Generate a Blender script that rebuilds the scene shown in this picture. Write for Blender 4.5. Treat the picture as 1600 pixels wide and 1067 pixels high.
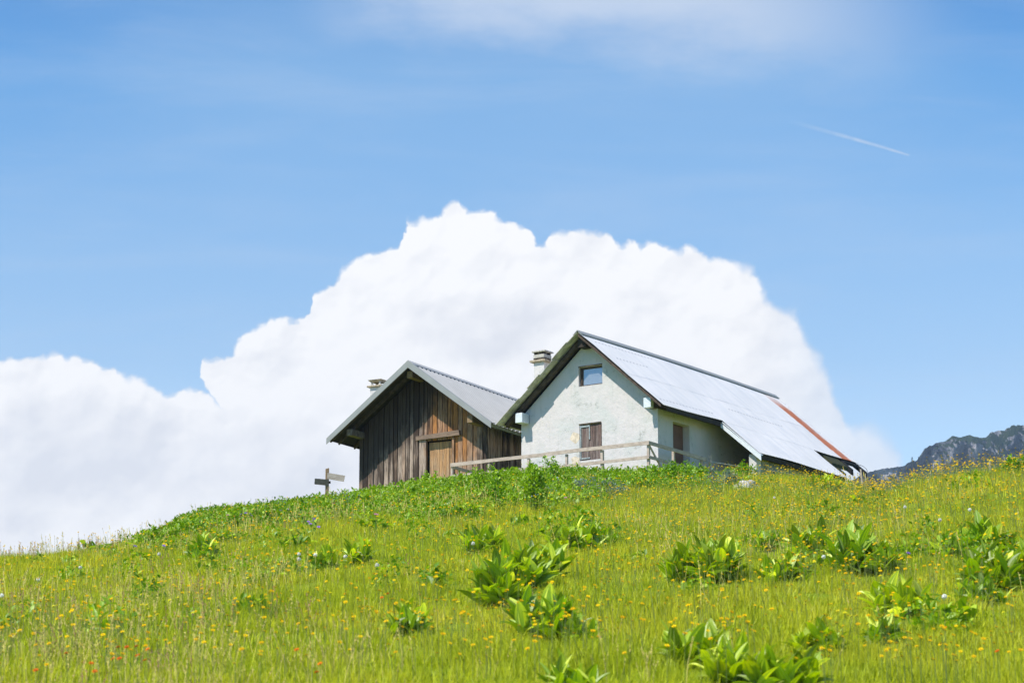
import bpy, math, random
import numpy as np
from mathutils import Vector, noise as mnoise

C = bpy.context.scene.collection
scene = bpy.context.scene
for o in list(bpy.data.objects): bpy.data.objects.remove(o)
R_ = math.radians

# ------------------------------------------------------------------ camera
PITCH = 0.21442; F = 4000.0
CP, SP = math.cos(PITCH), math.sin(PITCH)
cam_d = bpy.data.cameras.new('camera'); cam = bpy.data.objects.new('camera', cam_d); C.objects.link(cam)
cam.location = (0, 0, 0); cam.rotation_euler = (math.pi/2 + PITCH, 0, 0)
cam_d.sensor_width = 36; cam_d.lens = 90; cam_d.clip_start = 0.1; cam_d.clip_end = 20000
cam_d.dof.use_dof = True; cam_d.dof.focus_distance = 70; cam_d.dof.aperture_fstop = 5.6
scene.camera = cam
scene.view_settings.view_transform = 'Standard'; scene.view_settings.look = 'None'
scene.view_settings.exposure = 0.44; scene.view_settings.gamma = 1
scene.render.engine = 'CYCLES'
cy = scene.cycles
cy.use_denoising = True
cy.max_bounces = 6; cy.diffuse_bounces = 3; cy.glossy_bounces = 2; cy.transmission_bounces = 3; cy.transparent_max_bounces = 4; cy.volume_bounces = 0
cy.sample_clamp_indirect = 6

# ------------------------------------------------------------------ sun
SUN = Vector((-.805, -.66, 1.43)).normalized()
sun_d = bpy.data.lights.new('sun', 'SUN'); sun = bpy.data.objects.new('sun', sun_d); C.objects.link(sun)
sun_d.energy = 4.6; sun_d.angle = R_(0.53); sun_d.color = (1.0, .94, .84)
sun.rotation_euler = (-SUN).to_track_quat('-Z', 'Y').to_euler(); sun.location = (-40, -30, 80)

# ------------------------------------------------------------------ node helper
class NT:
    def __init__(s, t): s.t = t; s.t.nodes.clear()
    def n(s, typ, **k):
        nd = s.t.nodes.new(typ)
        for a, b in k.items(): setattr(nd, a, b)
        return nd
    def L(s, a, b): s.t.links.new(a, b)
    def put(s, sock, v):
        if hasattr(v, 'is_output') or isinstance(v, bpy.types.NodeSocket): s.L(v, sock)
        else: sock.default_value = v
    def m(s, op, a, b=0.0, c=0.0, clamp=False):
        nd = s.n('ShaderNodeMath', operation=op, use_clamp=clamp)
        s.put(nd.inputs[0], a); s.put(nd.inputs[1], b); s.put(nd.inputs[2], c)
        return nd.outputs[0]
    def mr(s, v, a, b, c=0.0, d=1.0, smooth=True):
        nd = s.n('ShaderNodeMapRange'); nd.interpolation_type = 'SMOOTHSTEP' if smooth else 'LINEAR'
        s.put(nd.inputs[0], v); s.put(nd.inputs[1], a); s.put(nd.inputs[2], b); s.put(nd.inputs[3], c); s.put(nd.inputs[4], d)
        return nd.outputs[0]
    def mix(s, f, a, b, blend='MIX'):
        nd = s.n('ShaderNodeMix', data_type='RGBA', blend_type=blend)
        s.put(nd.inputs[0], f); s.put(nd.inputs[6], c4(a)); s.put(nd.inputs[7], c4(b))
        return nd.outputs[2]
    def noise(s, vec, scale, detail=3, rough=.55, out='Fac', dist=0.0):
        nd = s.n('ShaderNodeTexNoise'); s.L(vec, nd.inputs['Vector'])
        nd.inputs['Scale'].default_value = scale; nd.inputs['Detail'].default_value = detail
        nd.inputs['Roughness'].default_value = rough; nd.inputs['Distortion'].default_value = dist
        return nd.outputs[out]
    def mapping(s, vec, scale=(1, 1, 1), loc=(0, 0, 0), rot=(0, 0, 0)):
        nd = s.n('ShaderNodeMapping'); s.L(vec, nd.inputs[0])
        nd.inputs['Scale'].default_value = scale; nd.inputs['Location'].default_value = loc; nd.inputs['Rotation'].default_value = rot
        return nd.outputs[0]
def c4(v):
    if isinstance(v, (tuple, list)) and len(v) == 3: return (*v, 1)
    return v

def ray(u, v):
    t = -(v-533.5)/F
    return np.array([(u-800)/F, CP-SP*t, SP+CP*t])

# ------------------------------------------------------------------ sky and clouds (directions only)
world = bpy.data.worlds.new('World'); scene.world = world; world.use_nodes = True
W = NT(world.node_tree)
sky = W.n('ShaderNodeTexSky', sky_type='NISHITA'); sky.sun_disc = False
sky.sun_elevation = math.asin(SUN.z); sky.sun_rotation = math.atan2(SUN.x, SUN.y)
sky.altitude = 1500; sky.air_density = 1.0; sky.dust_density = .6; sky.ozone_density = 1.6
tc = W.n('ShaderNodeTexCoord'); sx = W.n('ShaderNodeSeparateXYZ'); W.L(tc.outputs['Generated'], sx.inputs[0])
dy = W.m('MAXIMUM', sx.outputs[1], .02)
A = W.m('DIVIDE', sx.outputs[0], dy); Hh = W.m('DIVIDE', sx.outputs[2], dy)
front = W.mr(sx.outputs[1], .3, .6)
def AH(u, v):
    r = ray(u, v); return r[0]/r[1], r[2]/r[1]
vecn = W.n('ShaderNodeCombineXYZ'); W.L(A, vecn.inputs[0]); W.L(Hh, vecn.inputs[1])
P0 = vecn.outputs[0]
def warped(amp, scale, detail, amp2, scale2):
    n1 = W.noise(P0, scale, detail, .5, 'Color'); n2 = W.noise(P0, scale2, 4, .55, 'Color')
    a = W.n('ShaderNodeVectorMath', operation='SUBTRACT'); W.L(n1, a.inputs[0]); a.inputs[1].default_value = (.5, .5, .5)
    b = W.n('ShaderNodeVectorMath', operation='SCALE'); W.L(a.outputs[0], b.inputs[0]); b.inputs['Scale'].default_value = amp
    a2 = W.n('ShaderNodeVectorMath', operation='SUBTRACT'); W.L(n2, a2.inputs[0]); a2.inputs[1].default_value = (.5, .5, .5)
    b2 = W.n('ShaderNodeVectorMath', operation='SCALE'); W.L(a2.outputs[0], b2.inputs[0]); b2.inputs['Scale'].default_value = amp2
    c = W.n('ShaderNodeVectorMath', operation='ADD'); W.L(P0, c.inputs[0]); W.L(b.outputs[0], c.inputs[1])
    d = W.n('ShaderNodeVectorMath', operation='ADD'); W.L(c.outputs[0], d.inputs[0]); W.L(b2.outputs[0], d.inputs[1])
    return d.outputs[0]
PW = warped(.0050, 70, 2, .0035, 260)
def puffs(scale, loc=(0, 0, 0), src=None):
    nd = W.n('ShaderNodeTexVoronoi'); nd.voronoi_dimensions = '2D'; nd.feature = 'SMOOTH_F1'; W.L(W.mapping(src or PW, loc=loc), nd.inputs['Vector']); nd.inputs['Scale'].default_value = scale; nd.inputs['Smoothness'].default_value = .45
    return W.m('SUBTRACT', 1.0, nd.outputs['Distance'])
LX, LY = .0016, -.0026
pf = [(puffs(s_), puffs(s_, (LX*60/s_, LY*60/s_, 0))) for s_ in (42, 95, 210)]
lump = W.m('ADD', W.m('MULTIPLY', pf[0][0], .0045), W.m('ADD', W.m('MULTIPLY', pf[1][0], .0042), W.m('MULTIPLY', pf[2][0], .0018)))
lump = W.m('SUBTRACT', lump, .0070)
sw = W.n('ShaderNodeSeparateXYZ'); W.L(PW, sw.inputs[0]); Aw, Hw = sw.outputs[0], sw.outputs[1]
def outline(pts, lo=-.25, hi=.25):
    # height of a cloud's top edge against azimuth
    nd = W.n('ShaderNodeFloatCurve'); cu = nd.mapping.curves[0]
    P = [AH(*p) for p in pts]
    q = []
    for a, h in P:
        x = (a-lo)/(hi-lo)
        if q and x <= q[-1][0]+.0004: x = q[-1][0]+.0004
        q.append((x, h))
    cu.points[0].location = q[0]; cu.points[1].location = q[-1]
    for x, h in q[1:-1]: cu.points.new(x, h)
    for p in cu.points: p.handle_type = 'VECTOR'
    nd.mapping.use_clip = False; nd.mapping.update()
    f = W.mr(Aw, lo, hi, 0, 1, smooth=False)
    W.L(f, nd.inputs['Value']); nd.inputs[0].default_value = 1
    return nd.outputs[0]
low = outline([(-150, 640), (-60, 590), (0, 562), (15, 556), (49, 560), (71, 562), (80, 551), (90, 545), (120, 544), (131, 556), (157, 567), (180, 579), (199, 592), (210, 588), (240, 599),
    (262, 606), (277, 609), (300, 606), (322, 616), (330, 624), (360, 635), (379, 646), (430, 670), (520, 740), (560, 1000), (1700, 1300)])
main = outline([(-150, 1400), (250, 1300), (300, 900), (309, 600), (311, 590), (313, 560), (319, 549), (349, 552), (367, 537), (379, 522), (394, 507), (400, 502), (428, 490), (450, 488), (459, 497), (474, 493),
    (483, 480), (485, 455), (500, 444), (525, 431), (531, 412), (545, 400), (556, 396), (572, 399), (600, 390), (619, 387), (630, 370), (633, 352), (659, 343), (687, 327), (700, 316), (722, 315), (731, 326),
    (747, 323), (759, 330), (784, 337), (794, 346), (822, 354), (834, 365), (838, 376), (854, 374), (857, 360), (869, 354), (900, 354), (916, 350), (950, 357), (963, 372), (972, 384), (980, 376), (988, 374), (1000, 389),
    (1012, 379), (1025, 376), (1050, 381), (1066, 387), (1073, 380), (1085, 378), (1097, 384), (1106, 395), (1150, 400), (1178, 418), (1184, 438), (1209, 461), (1241, 486), (1255, 511), (1260, 532), (1287, 564), (1306, 611),
    (1316, 632), (1326, 655), (1345, 655), (1370, 660), (1393, 683), (1408, 705), (1416, 735), (1430, 800), (1700, 1300)])
soft = W.mr(A, AH(1050, 400)[0], AH(1280, 400)[0], .0021, .0062)
softl = W.mr(A, AH(1290, 400)[0], AH(1420, 400)[0], 0, .006)
softw = W.m('ADD', soft, softl)
def cover(top, sw_):
    d = W.m('ADD', W.m('SUBTRACT', top, Hw), lump)
    return W.mr(d, W.m('MULTIPLY', sw_, -.6), sw_), d
mA, dA = cover(main, softw)
under = outline([(-150, 300), (290, 300), (305, 560), (312, 594), (330, 622), (342, 634), (352, 650), (365, 680), (380, 740), (395, 1000), (1700, 1400)])
mA = W.m('MULTIPLY', mA, W.mr(W.m('SUBTRACT', Hw, under), -.0012, .0014))
mB, dB = cover(low, .0024)
cov = W.m('MAXIMUM', mA, mB)
fade_r = W.mr(A, AH(1150, 400)[0], AH(1420, 400)[0], 1.0, .72)     # the right shoulder thins out
cov = W.m('MULTIPLY', cov, W.m('MAXIMUM', fade_r, W.mr(dA, .0, .05, 0, .85)))
# cloud tone: lit tops, grey-lilac hollows
def blob(u, v, ru, rv, amt):
    a, h = AH(u, v)
    x = W.m('DIVIDE', W.m('SUBTRACT', Aw, a), ru/F); y = W.m('DIVIDE', W.m('SUBTRACT', Hw, h), rv/F)
    r2 = W.m('ADD', W.m('MULTIPLY', x, x), W.m('MULTIPLY', y, y))
    return W.m('MULTIPLY', W.mr(r2, 0, 1, 1, 0), amt)
g = blob(760, 510, 150, 80, .8)
for b in ((850, 480, 70, 60, .3), (120, 690, 210, 110, .75), (330, 740, 260, 140, .55), (30, 620, 60, 60, .2), (60, 800, 180, 90, .35), (440, 560, 80, 60, .25), (620, 560, 120, 70, .2), (1130, 520, 120, 40, .22), (1250, 620, 120, 120, .40), (1000, 470, 90, 50, .1), (500, 760, 120, 60, .35)):
    g = W.m('ADD', g, blob(*b))
nA = W.noise(PW, 22, 5, .55); nB = W.noise(PW, 70, 4, .6)
g = W.m('ADD', g, W.mr(nA, .4, .75, -.16, .34))
g = W.m('ADD', g, W.m('MULTIPLY', W.m('SUBTRACT', nB, .5), .45), clamp=True)
# small billow relief lit from the left
sh = W.mapping(PW, loc=(.0045, -.0035, 0)); nC = W.noise(PW, 46, 3, .5); nD = W.noise(sh, 46, 3, .5)
rel = W.m('MULTIPLY', W.m('SUBTRACT', nD, nC), 1.2)
for (p1, p2), k_ in zip(pf, (2.2, 1.7, .7)): rel = W.m('ADD', rel, W.m('MULTIPLY', W.m('SUBTRACT', p2, p1), k_))
rel = W.m('ADD', rel, W.m('MULTIPLY', W.m('SUBTRACT', .58, pf[0][0]), .3))
g = W.m('ADD', g, W.m('MULTIPLY', rel, W.mr(W.m('MAXIMUM', dA, dB), .0, .05, .55, .32)), clamp=True)
cloudc = W.mix(g, (.84, .83, .815), (.665, .672, .695))
# thin veil at the top and wisps
nv = W.noise(W.mapping(P0, scale=(1, 2.2, 1)), 16, 6, .6)
vb = W.m('ADD', Hh, W.m('MULTIPLY', W.m('SUBTRACT', nv, .5), .05))
h0 = AH(800, 120)[1]; h1 = AH(800, -30)[1]
win = W.m('MULTIPLY', W.mr(A, AH(430, 0)[0], AH(640, 0)[0]), W.mr(A, AH(1050, 0)[0], AH(1560, 0)[0], 1, 0))
slope = W.m('MULTIPLY', W.m('SUBTRACT', A, 0.0), .12)
veil = W.m('MULTIPLY', W.m('MULTIPLY', W.mr(W.m('ADD', vb, slope), h0, h1), win), .85)
wisp = W.mr(W.noise(W.mapping(P0, scale=(.5, 3.0, 1), rot=(0, 0, .18)), 12, 7, .65, dist=.4), .40, .75, 0, .17)
# contrail
(a0, b0), (a1, b1) = AH(1205, 182), AH(1424, 244)
dl = math.hypot(a1-a0, b1-b0); ux, uy = (a1-a0)/dl, (b1-b0)/dl
ax = W.m('SUBTRACT', A, a0); ay = W.m('SUBTRACT', Hh, b0)
tl = W.m('DIVIDE', W.m('ADD', W.m('MULTIPLY', ax, ux), W.m('MULTIPLY', ay, uy)), dl)
bow = W.m('MULTIPLY', W.m('MULTIPLY', tl, W.m('SUBTRACT', tl, 1)), .0012)
tn = W.m('ABSOLUTE', W.m('ADD', W.m('SUBTRACT', W.m('MULTIPLY', ay, ux), W.m('MULTIPLY', ax, uy)), bow))
tw = W.mr(tl, 0, 1, .0020, .0009, smooth=False)
trail = W.m('MULTIPLY', W.mr(tn, 0, tw, 1, 0), W.m('MULTIPLY', W.mr(tl, 0, .8, 0, W.mr(W.noise(P0, 160, 3), .3, .7, .4, .7)), W.mr(tl, .97, 1.0, 1, 0)))
thin = W.m('MAXIMUM', W.m('MAXIMUM', veil, wisp), trail)
tot = W.m('MULTIPLY', W.m('MAXIMUM', cov, thin), front)
ccol = W.mix(cov, (.48, .55, .66), cloudc)
def hv(v): return AH(800, v)[1]
ramp = W.n('ShaderNodeValToRGB'); W.L(W.mr(Hh, hv(950), hv(-150), 0, 1, smooth=False), ramp.inputs[0])
cr = ramp.color_ramp; cr.elements[0].position = .2; cr.elements[0].color = (.85, .82, .72, 1); cr.elements[1].position = .98; cr.elements[1].color = (.36, .58, .69, 1)
for p_, c_ in ((.34, (.72, .74, .68)), (.60, (.58, .72, .72)), (.75, (.58, .74, .74))): e_ = cr.elements.new(p_); e_.color = (*c_, 1)
sd_ = W.m('MULTIPLY', W.mr(W.m('ABSOLUTE', A), .09, .21), W.mr(Hh, hv(420), hv(0)))
skyc = W.mix(1.0, sky.outputs[0], ramp.outputs[0], 'MULTIPLY'); skyc = W.mix(1.0, skyc, (1.70, 1.70, 1.72), 'MULTIPLY')
skyc = W.mix(sd_, skyc, W.mix(1.0, skyc, (.55, .82, .97), 'MULTIPLY'))
bg1 = W.n('ShaderNodeBackground'); W.L(skyc, bg1.inputs[0]); bg1.inputs[1].default_value = .12
bg2 = W.n('ShaderNodeBackground'); W.L(ccol, bg2.inputs[0]); bg2.inputs[1].default_value = 1.0
ms = W.n('ShaderNodeMixShader'); W.L(tot, ms.inputs[0]); W.L(bg1.outputs[0], ms.inputs[1]); W.L(bg2.outputs[0], ms.inputs[2])
wo = W.n('ShaderNodeOutputWorld'); W.L(ms.outputs[0], wo.inputs[0])

# ------------------------------------------------------------------ materials
def mat(name):
    m = bpy.data.materials.new(name); m.use_nodes = True
    t = NT(m.node_tree); out = t.n('ShaderNodeOutputMaterial')
    return m, t, out
def principled(t, out, col, rough=.7, metal=0.0, bump=None, bstr=.3, bdist=.01, spec=.4):
    b = t.n('ShaderNodeBsdfPrincipled'); t.put(b.inputs['Base Color'], c4(col)); t.put(b.inputs['Roughness'], rough)
    b.inputs['Metallic'].default_value = metal; b.inputs['Specular IOR Level'].default_value = spec
    if bump is not None:
        bp = t.n('ShaderNodeBump'); bp.inputs['Strength'].default_value = bstr; bp.inputs['Distance'].default_value = bdist
        t.L(bump, bp.inputs['Height']); t.L(bp.outputs[0], b.inputs['Normal'])
    t.L(b.outputs[0], out.inputs[0]); return b
def objc(t): return t.n('ShaderNodeTexCoord').outputs['Object']

def m_plaster(name='plaster', base=(.62, .575, .565)):
    m, t, o = mat(name); p = objc(t)
    n1 = t.noise(p, 1.3, 5, .6); n2 = t.noise(p, 9, 6, .65); n3 = t.noise(t.mapping(p, scale=(1, 1, .35)), 4, 4, .6)
    c = t.mix(t.mr(n1, .4, .68), base, (.55, .55, .53))
    c = t.mix(t.mr(n3, .55, .8, 0, .55), c, (.50, .49, .45))
    c = t.mix(t.mr(n2, .58, .74, 0, .6), c, (.42, .41, .39))
    strk = t.noise(t.mapping(p, scale=(5, 5, .5)), 1.5, 5, .7); c = t.mix(t.mr(strk, .55, .75, 0, .45), c, (.40, .39, .37))
    vor = t.n('ShaderNodeTexVoronoi'); vor.feature = 'DISTANCE_TO_EDGE'; t.L(t.mapping(p, scale=(1, 1, 1)), vor.inputs['Vector']); vor.inputs['Scale'].default_value = 1.1
    wv_ = t.n('ShaderNodeVectorMath', operation='ADD'); t.L(p, wv_.inputs[0]); t.L(t.noise(p, 3, 4, .6, 'Color'), wv_.inputs[1]); t.L(wv_.outputs[0], vor.inputs['Vector'])
    c = t.mix(t.m('MULTIPLY', t.mr(vor.outputs['Distance'], 0, .018, .75, 0), t.mr(n1, .5, .6)), c, (.25, .24, .22))
    sz = t.n('ShaderNodeSeparateXYZ'); t.L(p, sz.inputs[0])
    c = t.mix(t.m('MULTIPLY', t.mr(sz.outputs[2], .5, 1.1, .5, 0), t.mr(n2, .35, .6)), c, (.38, .38, .30))   # splash dirt at the foot
    h = t.m('ADD', t.m('MULTIPLY', n2, .6), t.m('ADD', t.noise(p, 3.2, 3), t.m('MULTIPLY', t.noise(p, 40, 3), .15)))
    principled(t, o, c, .93, 0, h, .6, .035, .15); return m
def m_boards(name, dark, warm, grey, warmth=.5):
    m, t, o = mat(name); p = objc(t)
    at = t.n('ShaderNodeAttribute', attribute_name='tone'); sp = t.n('ShaderNodeSeparateXYZ'); t.L(at.outputs['Color'], sp.inputs[0])
    r1, r2, r3 = sp.outputs
    sz = t.n('ShaderNodeSeparateXYZ'); t.L(p, sz.inputs[0]); z = sz.outputs[2]
    off = t.n('ShaderNodeCombineXYZ'); t.L(t.m('MULTIPLY', r1, 37), off.inputs[0]); t.L(t.m('MULTIPLY', r2, 19), off.inputs[2])
    pv = t.n('ShaderNodeVectorMath', operation='ADD'); t.L(p, pv.inputs[0]); t.L(off.outputs[0], pv.inputs[1])
    fine = t.noise(t.mapping(pv.outputs[0], scale=(28, 28, 1.6)), 1.6, 5, .65)
    streak = t.noise(t.mapping(pv.outputs[0], scale=(7, 7, .9)), 1.2, 4, .6)
    blotch = t.noise(pv.outputs[0], 2.2, 3, .6)
    hw = t.mr(t.m('ADD', z, t.m('MULTIPLY', t.m('SUBTRACT', blotch, .5), 2.2)), 1.0, 2.6, -.25, .45)
    wf = t.m('ADD', t.m('ADD', hw, t.m('MULTIPLY', t.m('SUBTRACT', r2, .5), .9)), warmth-.3, clamp=True)
    if name == 'weathered_boards':
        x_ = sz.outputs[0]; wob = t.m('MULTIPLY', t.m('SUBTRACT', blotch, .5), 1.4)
        warmz = t.m('MULTIPLY', t.mr(t.m('ABSOLUTE', t.m('SUBTRACT', t.m('ADD', x_, wob), .95)), .5, 1.5, 1, 0), t.mr(t.m('ADD', z, wob), 1.0, 2.4))
        wf = t.m('ADD', t.m('MULTIPLY', warmz, .85), t.m('MULTIPLY', t.m('SUBTRACT', r2, .6), .8), clamp=True)
    c = t.mix(wf, grey, warm)
    if name == 'weathered_boards':      # sheltered timber darker high on one side, with the eaves' shade painted in
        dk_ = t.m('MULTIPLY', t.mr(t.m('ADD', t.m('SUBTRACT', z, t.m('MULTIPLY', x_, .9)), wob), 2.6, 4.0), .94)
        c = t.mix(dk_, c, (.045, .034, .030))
    df = t.m('ADD', t.m('MULTIPLY', r3, .95), t.m('MULTIPLY', t.m('SUBTRACT', streak, .5), 2.4), clamp=True)
    c = t.mix(t.mr(df, .25, 1.0, 0, .92), c, dark)
    c = t.mix(t.mr(fine, .42, .66, 0, .75), c, dark)
    principled(t, o, c, .85, 0, fine, .5, .006, .2); return m
def m_wood(name, a, b, scale=(3, 3, 3), stretch=None):
    m, t, o = mat(name); p = objc(t)
    n = t.noise(t.mapping(p, scale=scale), 3, 5, .65); n2 = t.noise(p, 6, 4, .6)
    c = t.mix(t.mr(n, .35, .68), a, b); c = t.mix(t.mr(n2, .58, .75, 0, .5), c, tuple(x*.45 for x in b))
    principled(t, o, c, .85, 0, n, .4, .005, .2); return m
def m_plain(name, col, rough=.7, metal=0.0, var=.12, scale=5, spec=.4, bump=.15):
    m, t, o = mat(name); p = objc(t); n = t.noise(p, scale, 5, .6)
    c = t.mix(t.mr(n, .35, .7), tuple(x*(1+var) for x in col), tuple(x*(1-var) for x in col))
    principled(t, o, c, rough, metal, n, bump, .01, spec); return m
def m_roof_pale():
    m, t, o = mat('pale_sheet_metal'); p = objc(t)
    sz = t.n('ShaderNodeSeparateXYZ'); t.L(p, sz.inputs[0]); x, y, z = sz.outputs
    n = t.noise(t.mapping(p, scale=(.5, 2.5, .5)), 1.4, 5, .6); n2 = t.noise(p, 1.1, 4, .6); n3 = t.noise(t.mapping(p, scale=(1.5, 14, 1.5)), 3, 4, .7)
    c = t.mix(t.mr(n, .35, .7), (.61, .60, .60), (.54, .545, .56)); c = t.mix(t.mr(n2, .55, .75, 0, .4), c, (.65, .64, .64))
    # rust on the last sheets, bleeding down the slope
    e = t.m('ADD', t.m('MULTIPLY', t.m('SUBTRACT', n3, .5), .40), y)
    lo = t.mr(e, 10.60, 10.70); hi = t.mr(t.m('ADD', e, t.m('MULTIPLY', t.m('SUBTRACT', t.noise(t.mapping(p, scale=(1.2, 6, 1.2)), 2, 5, .7), .5), .5)), 11.22, 11.42, 1, 0)
    down = t.mr(x, .1, .9, .15, 1)
    rust = t.m('MULTIPLY', t.m('MULTIPLY', lo, hi), down)
    spk = t.m('MULTIPLY', t.mr(e, 10.75, 10.9), t.mr(t.noise(t.mapping(p, scale=(2, 9, 2)), 5, 5, .75), .56, .66, 0, .65))
    rf = t.m('MAXIMUM', rust, spk)
    rc = t.mix(t.mr(n3, .35, .7), (.42, .145, .07), (.26, .09, .05))
    c = t.mix(rf, c, rc)
    # faint lap lines of the sheets and nail rows, drawn dark in the colour
    lap = t.m('MULTIPLY', t.mr(t.m('ABSOLUTE', t.m('SUBTRACT', x, t.m('ADD', 1.63, t.m('MULTIPLY', n3, .03)))), 0, .018, 1, 0), t.mr(t.noise(t.mapping(p, scale=(.1, .6, .1)), 2, 3), .42, .6, 0, .5))
    c = t.mix(lap, c, (.20, .23, .28))
    seam = t.m('ABSOLUTE', t.m('SUBTRACT', t.m('FRACT', t.m('DIVIDE', y, .83)), .5)); sm = t.m('MULTIPLY', t.mr(seam, 0, .022, 1, 0), t.mr(t.noise(t.mapping(p, scale=(.5, 1.2, .5)), 1.3, 3), .52, .66, 0, .3))
    c = t.mix(sm, c, (.30, .33, .38))
    fy = t.m('SUBTRACT', t.m('FRACT', t.m('DIVIDE', y, .18)), .5); row = None
    for xr, ya, yb in ((.34, .4, 3.6), (.95, .6, 2.4), (2.05, 5, 8.4), (2.6, .2, 3.2)):
        dx = t.m('DIVIDE', t.m('SUBTRACT', x, xr), .18); dd = t.m('SQRT', t.m('ADD', t.m('MULTIPLY', dx, dx), t.m('MULTIPLY', fy, fy))); k_ = t.m('MULTIPLY', t.mr(dd, .10, .20, .8, 0), t.m('MULTIPLY', t.m('GREATER_THAN', y, ya), t.m('LESS_THAN', y, yb)))
        row = k_ if row is None else t.m('MAXIMUM', row, k_)
    c = t.mix(row, c, (.24, .25, .28))
    big = t.noise(p, .9, 2, .5); wet = t.noise(t.mapping(p, scale=(.3, 3.2, .3)), 1.1, 5, .7)
    c = t.mix(t.mr(wet, .52, .72, 0, .35), c, (.42, .46, .52))
    n = t.m('ADD', t.m('MULTIPLY', n, .15), t.m('MULTIPLY', big, 3.0))
    rg = t.m('ADD', .55, t.m('MULTIPLY', rf, .3))
    principled(t, o, c, rg, .0, n, .5, .03, .35)
    return m
def m_leafy(name, a, b, c3=None, trans=.35, vary=1.2, rough=.5, gloss=.02, patch=.35, up=0.0, spread=.28):
    m, t, o = mat(name)
    pos = t.n('ShaderNodeNewGeometry').outputs['Position']; rnd = t.n('ShaderNodeObjectInfo').outputs['Random']
    rl = t.n('ShaderNodeNewGeometry').outputs['Random Per Island']
    n = t.noise(pos, patch, 4, .6); n2 = t.noise(pos, patch*5, 3, .6)
    f = t.m('ADD', t.m('ADD', t.mr(n, .3, .7, -.15, .75), t.m('MULTIPLY', t.m('SUBTRACT', n2, .5), .8)), t.m('MULTIPLY', t.m('SUBTRACT', rnd, .5), .5), clamp=True)
    c = t.mix(f, a, b)
    if c3: c = t.mix(t.mr(rl, .72, 1.0, 0, .8), c, c3)
    hs = t.n('ShaderNodeHueSaturation'); t.L(c, hs.inputs['Color']); t.L(t.mr(rl, 0, 1, 1-spread, 1+spread, smooth=False), hs.inputs['Value'])
    c = hs.outputs[0]
    d = t.n('ShaderNodeBsdfDiffuse'); t.L(c, d.inputs[0])
    if up > 0:
        nn = t.n('ShaderNodeNewGeometry').outputs['Normal']; v1 = t.n('ShaderNodeVectorMath', operation='SCALE'); t.L(nn, v1.inputs[0]); v1.inputs['Scale'].default_value = 1-up
        v2 = t.n('ShaderNodeVectorMath', operation='ADD'); t.L(v1.outputs[0], v2.inputs[0]); v2.inputs[1].default_value = (0, 0, up)
        v3 = t.n('ShaderNodeVectorMath', operation='NORMALIZE'); t.L(v2.outputs[0], v3.inputs[0]); t.L(v3.outputs[0], d.inputs['Normal'])
    tr = t.n('ShaderNodeBsdfTranslucent'); h2 = t.n('ShaderNodeHueSaturation'); t.L(c, h2.inputs['Color']); h2.inputs['Value'].default_value = 1.35; h2.inputs['Saturation'].default_value = 1.1; t.L(h2.outputs[0], tr.inputs[0])
    mx = t.n('ShaderNodeMixShader'); mx.inputs[0].default_value = trans; t.L(d.outputs[0], mx.inputs[1]); t.L(tr.outputs[0], mx.inputs[2])
    gl = t.n('ShaderNodeBsdfGlossy'); gl.inputs['Roughness'].default_value = rough; gl.inputs[0].default_value = (.9, .95, .9, 1)
    m2 = t.n('ShaderNodeMixShader'); m2.inputs[0].default_value = gloss; t.L(mx.outputs[0], m2.inputs[1]); t.L(gl.outputs[0], m2.inputs[2])
    t.L(m2.outputs[0], o.inputs[0]); return m
def m_petal(name, col):
    m, t, o = mat(name); rnd = t.n('ShaderNodeObjectInfo').outputs['Random']
    hs = t.n('ShaderNodeHueSaturation'); hs.inputs['Color'].default_value = c4(col); t.L(t.mr(rnd, 0, 1, .8, 1.1, smooth=False), hs.inputs['Value']); t.L(t.mr(rnd, 0, 1, .488, .508, smooth=False), hs.inputs['Hue'])
    d = t.n('ShaderNodeBsdfDiffuse'); t.L(hs.outputs[0], d.inputs[0]); tr = t.n('ShaderNodeBsdfTranslucent'); t.L(hs.outputs[0], tr.inputs[0])
    mx = t.n('ShaderNodeMixShader'); mx.inputs[0].default_value = .25; t.L(d.outputs[0], mx.inputs[1]); t.L(tr.outputs[0], mx.inputs[2]); t.L(mx.outputs[0], o.inputs[0]); return m

M = {}
M['plaster'] = m_plaster(); M['roof_pale'] = m_roof_pale()
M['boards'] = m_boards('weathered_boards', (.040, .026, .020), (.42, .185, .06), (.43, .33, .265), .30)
M['door_boards'] = m_boards('door_boards', (.12, .075, .045), (.55, .30, .13), (.42, .31, .21), .70)
M['shutter_boards'] = m_boards('shutter_boards', (.045, .032, .03), (.17, .10, .08), (.24, .19, .17), .35)
M['beam'] = m_wood('grey_beam', (.20, .16, .13), (.11, .085, .07)); M['dark_wood'] = m_wood('dark_wood', (.055, .045, .038), (.03, .024, .02))
M['brown_wood'] = m_wood('brown_wood', (.11, .08, .06), (.05, .038, .03)); M['pale_wood'] = m_wood('pale_fence_wood', (.52, .43, .36), (.36, .29, .24), (2, 2, 6))
M['beam_end'] = m_wood('beam_end', (.30, .21, .12), (.16, .11, .07), (9, 9, 9)); M['mossy'] = m_wood('mossy_wood', (.07, .075, .03), (.03, .028, .02), (3, 8, 8))
M['grey_metal'] = m_plain('grey_sheet', (.38, .375, .36), .55, .0, .05, 1.5, bump=.03); M['flash'] = m_plain('grey_flashing', (.27, .28, .275), .5, .0, .06, 2, bump=.03)
M['white_metal'] = m_plain('white_cap', (.66, .70, .73), .5, .1, .08, 12); M['fibre'] = m_plain('fibre_cement', (.50, .47, .40), .9, 0, .25, 6)
M['green_board'] = m_plain('green_board', (.13, .15, .075), .8, 0, .25, 8); M['dark'] = m_plain('black_gap', (.015, .015, .017), .9)
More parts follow.
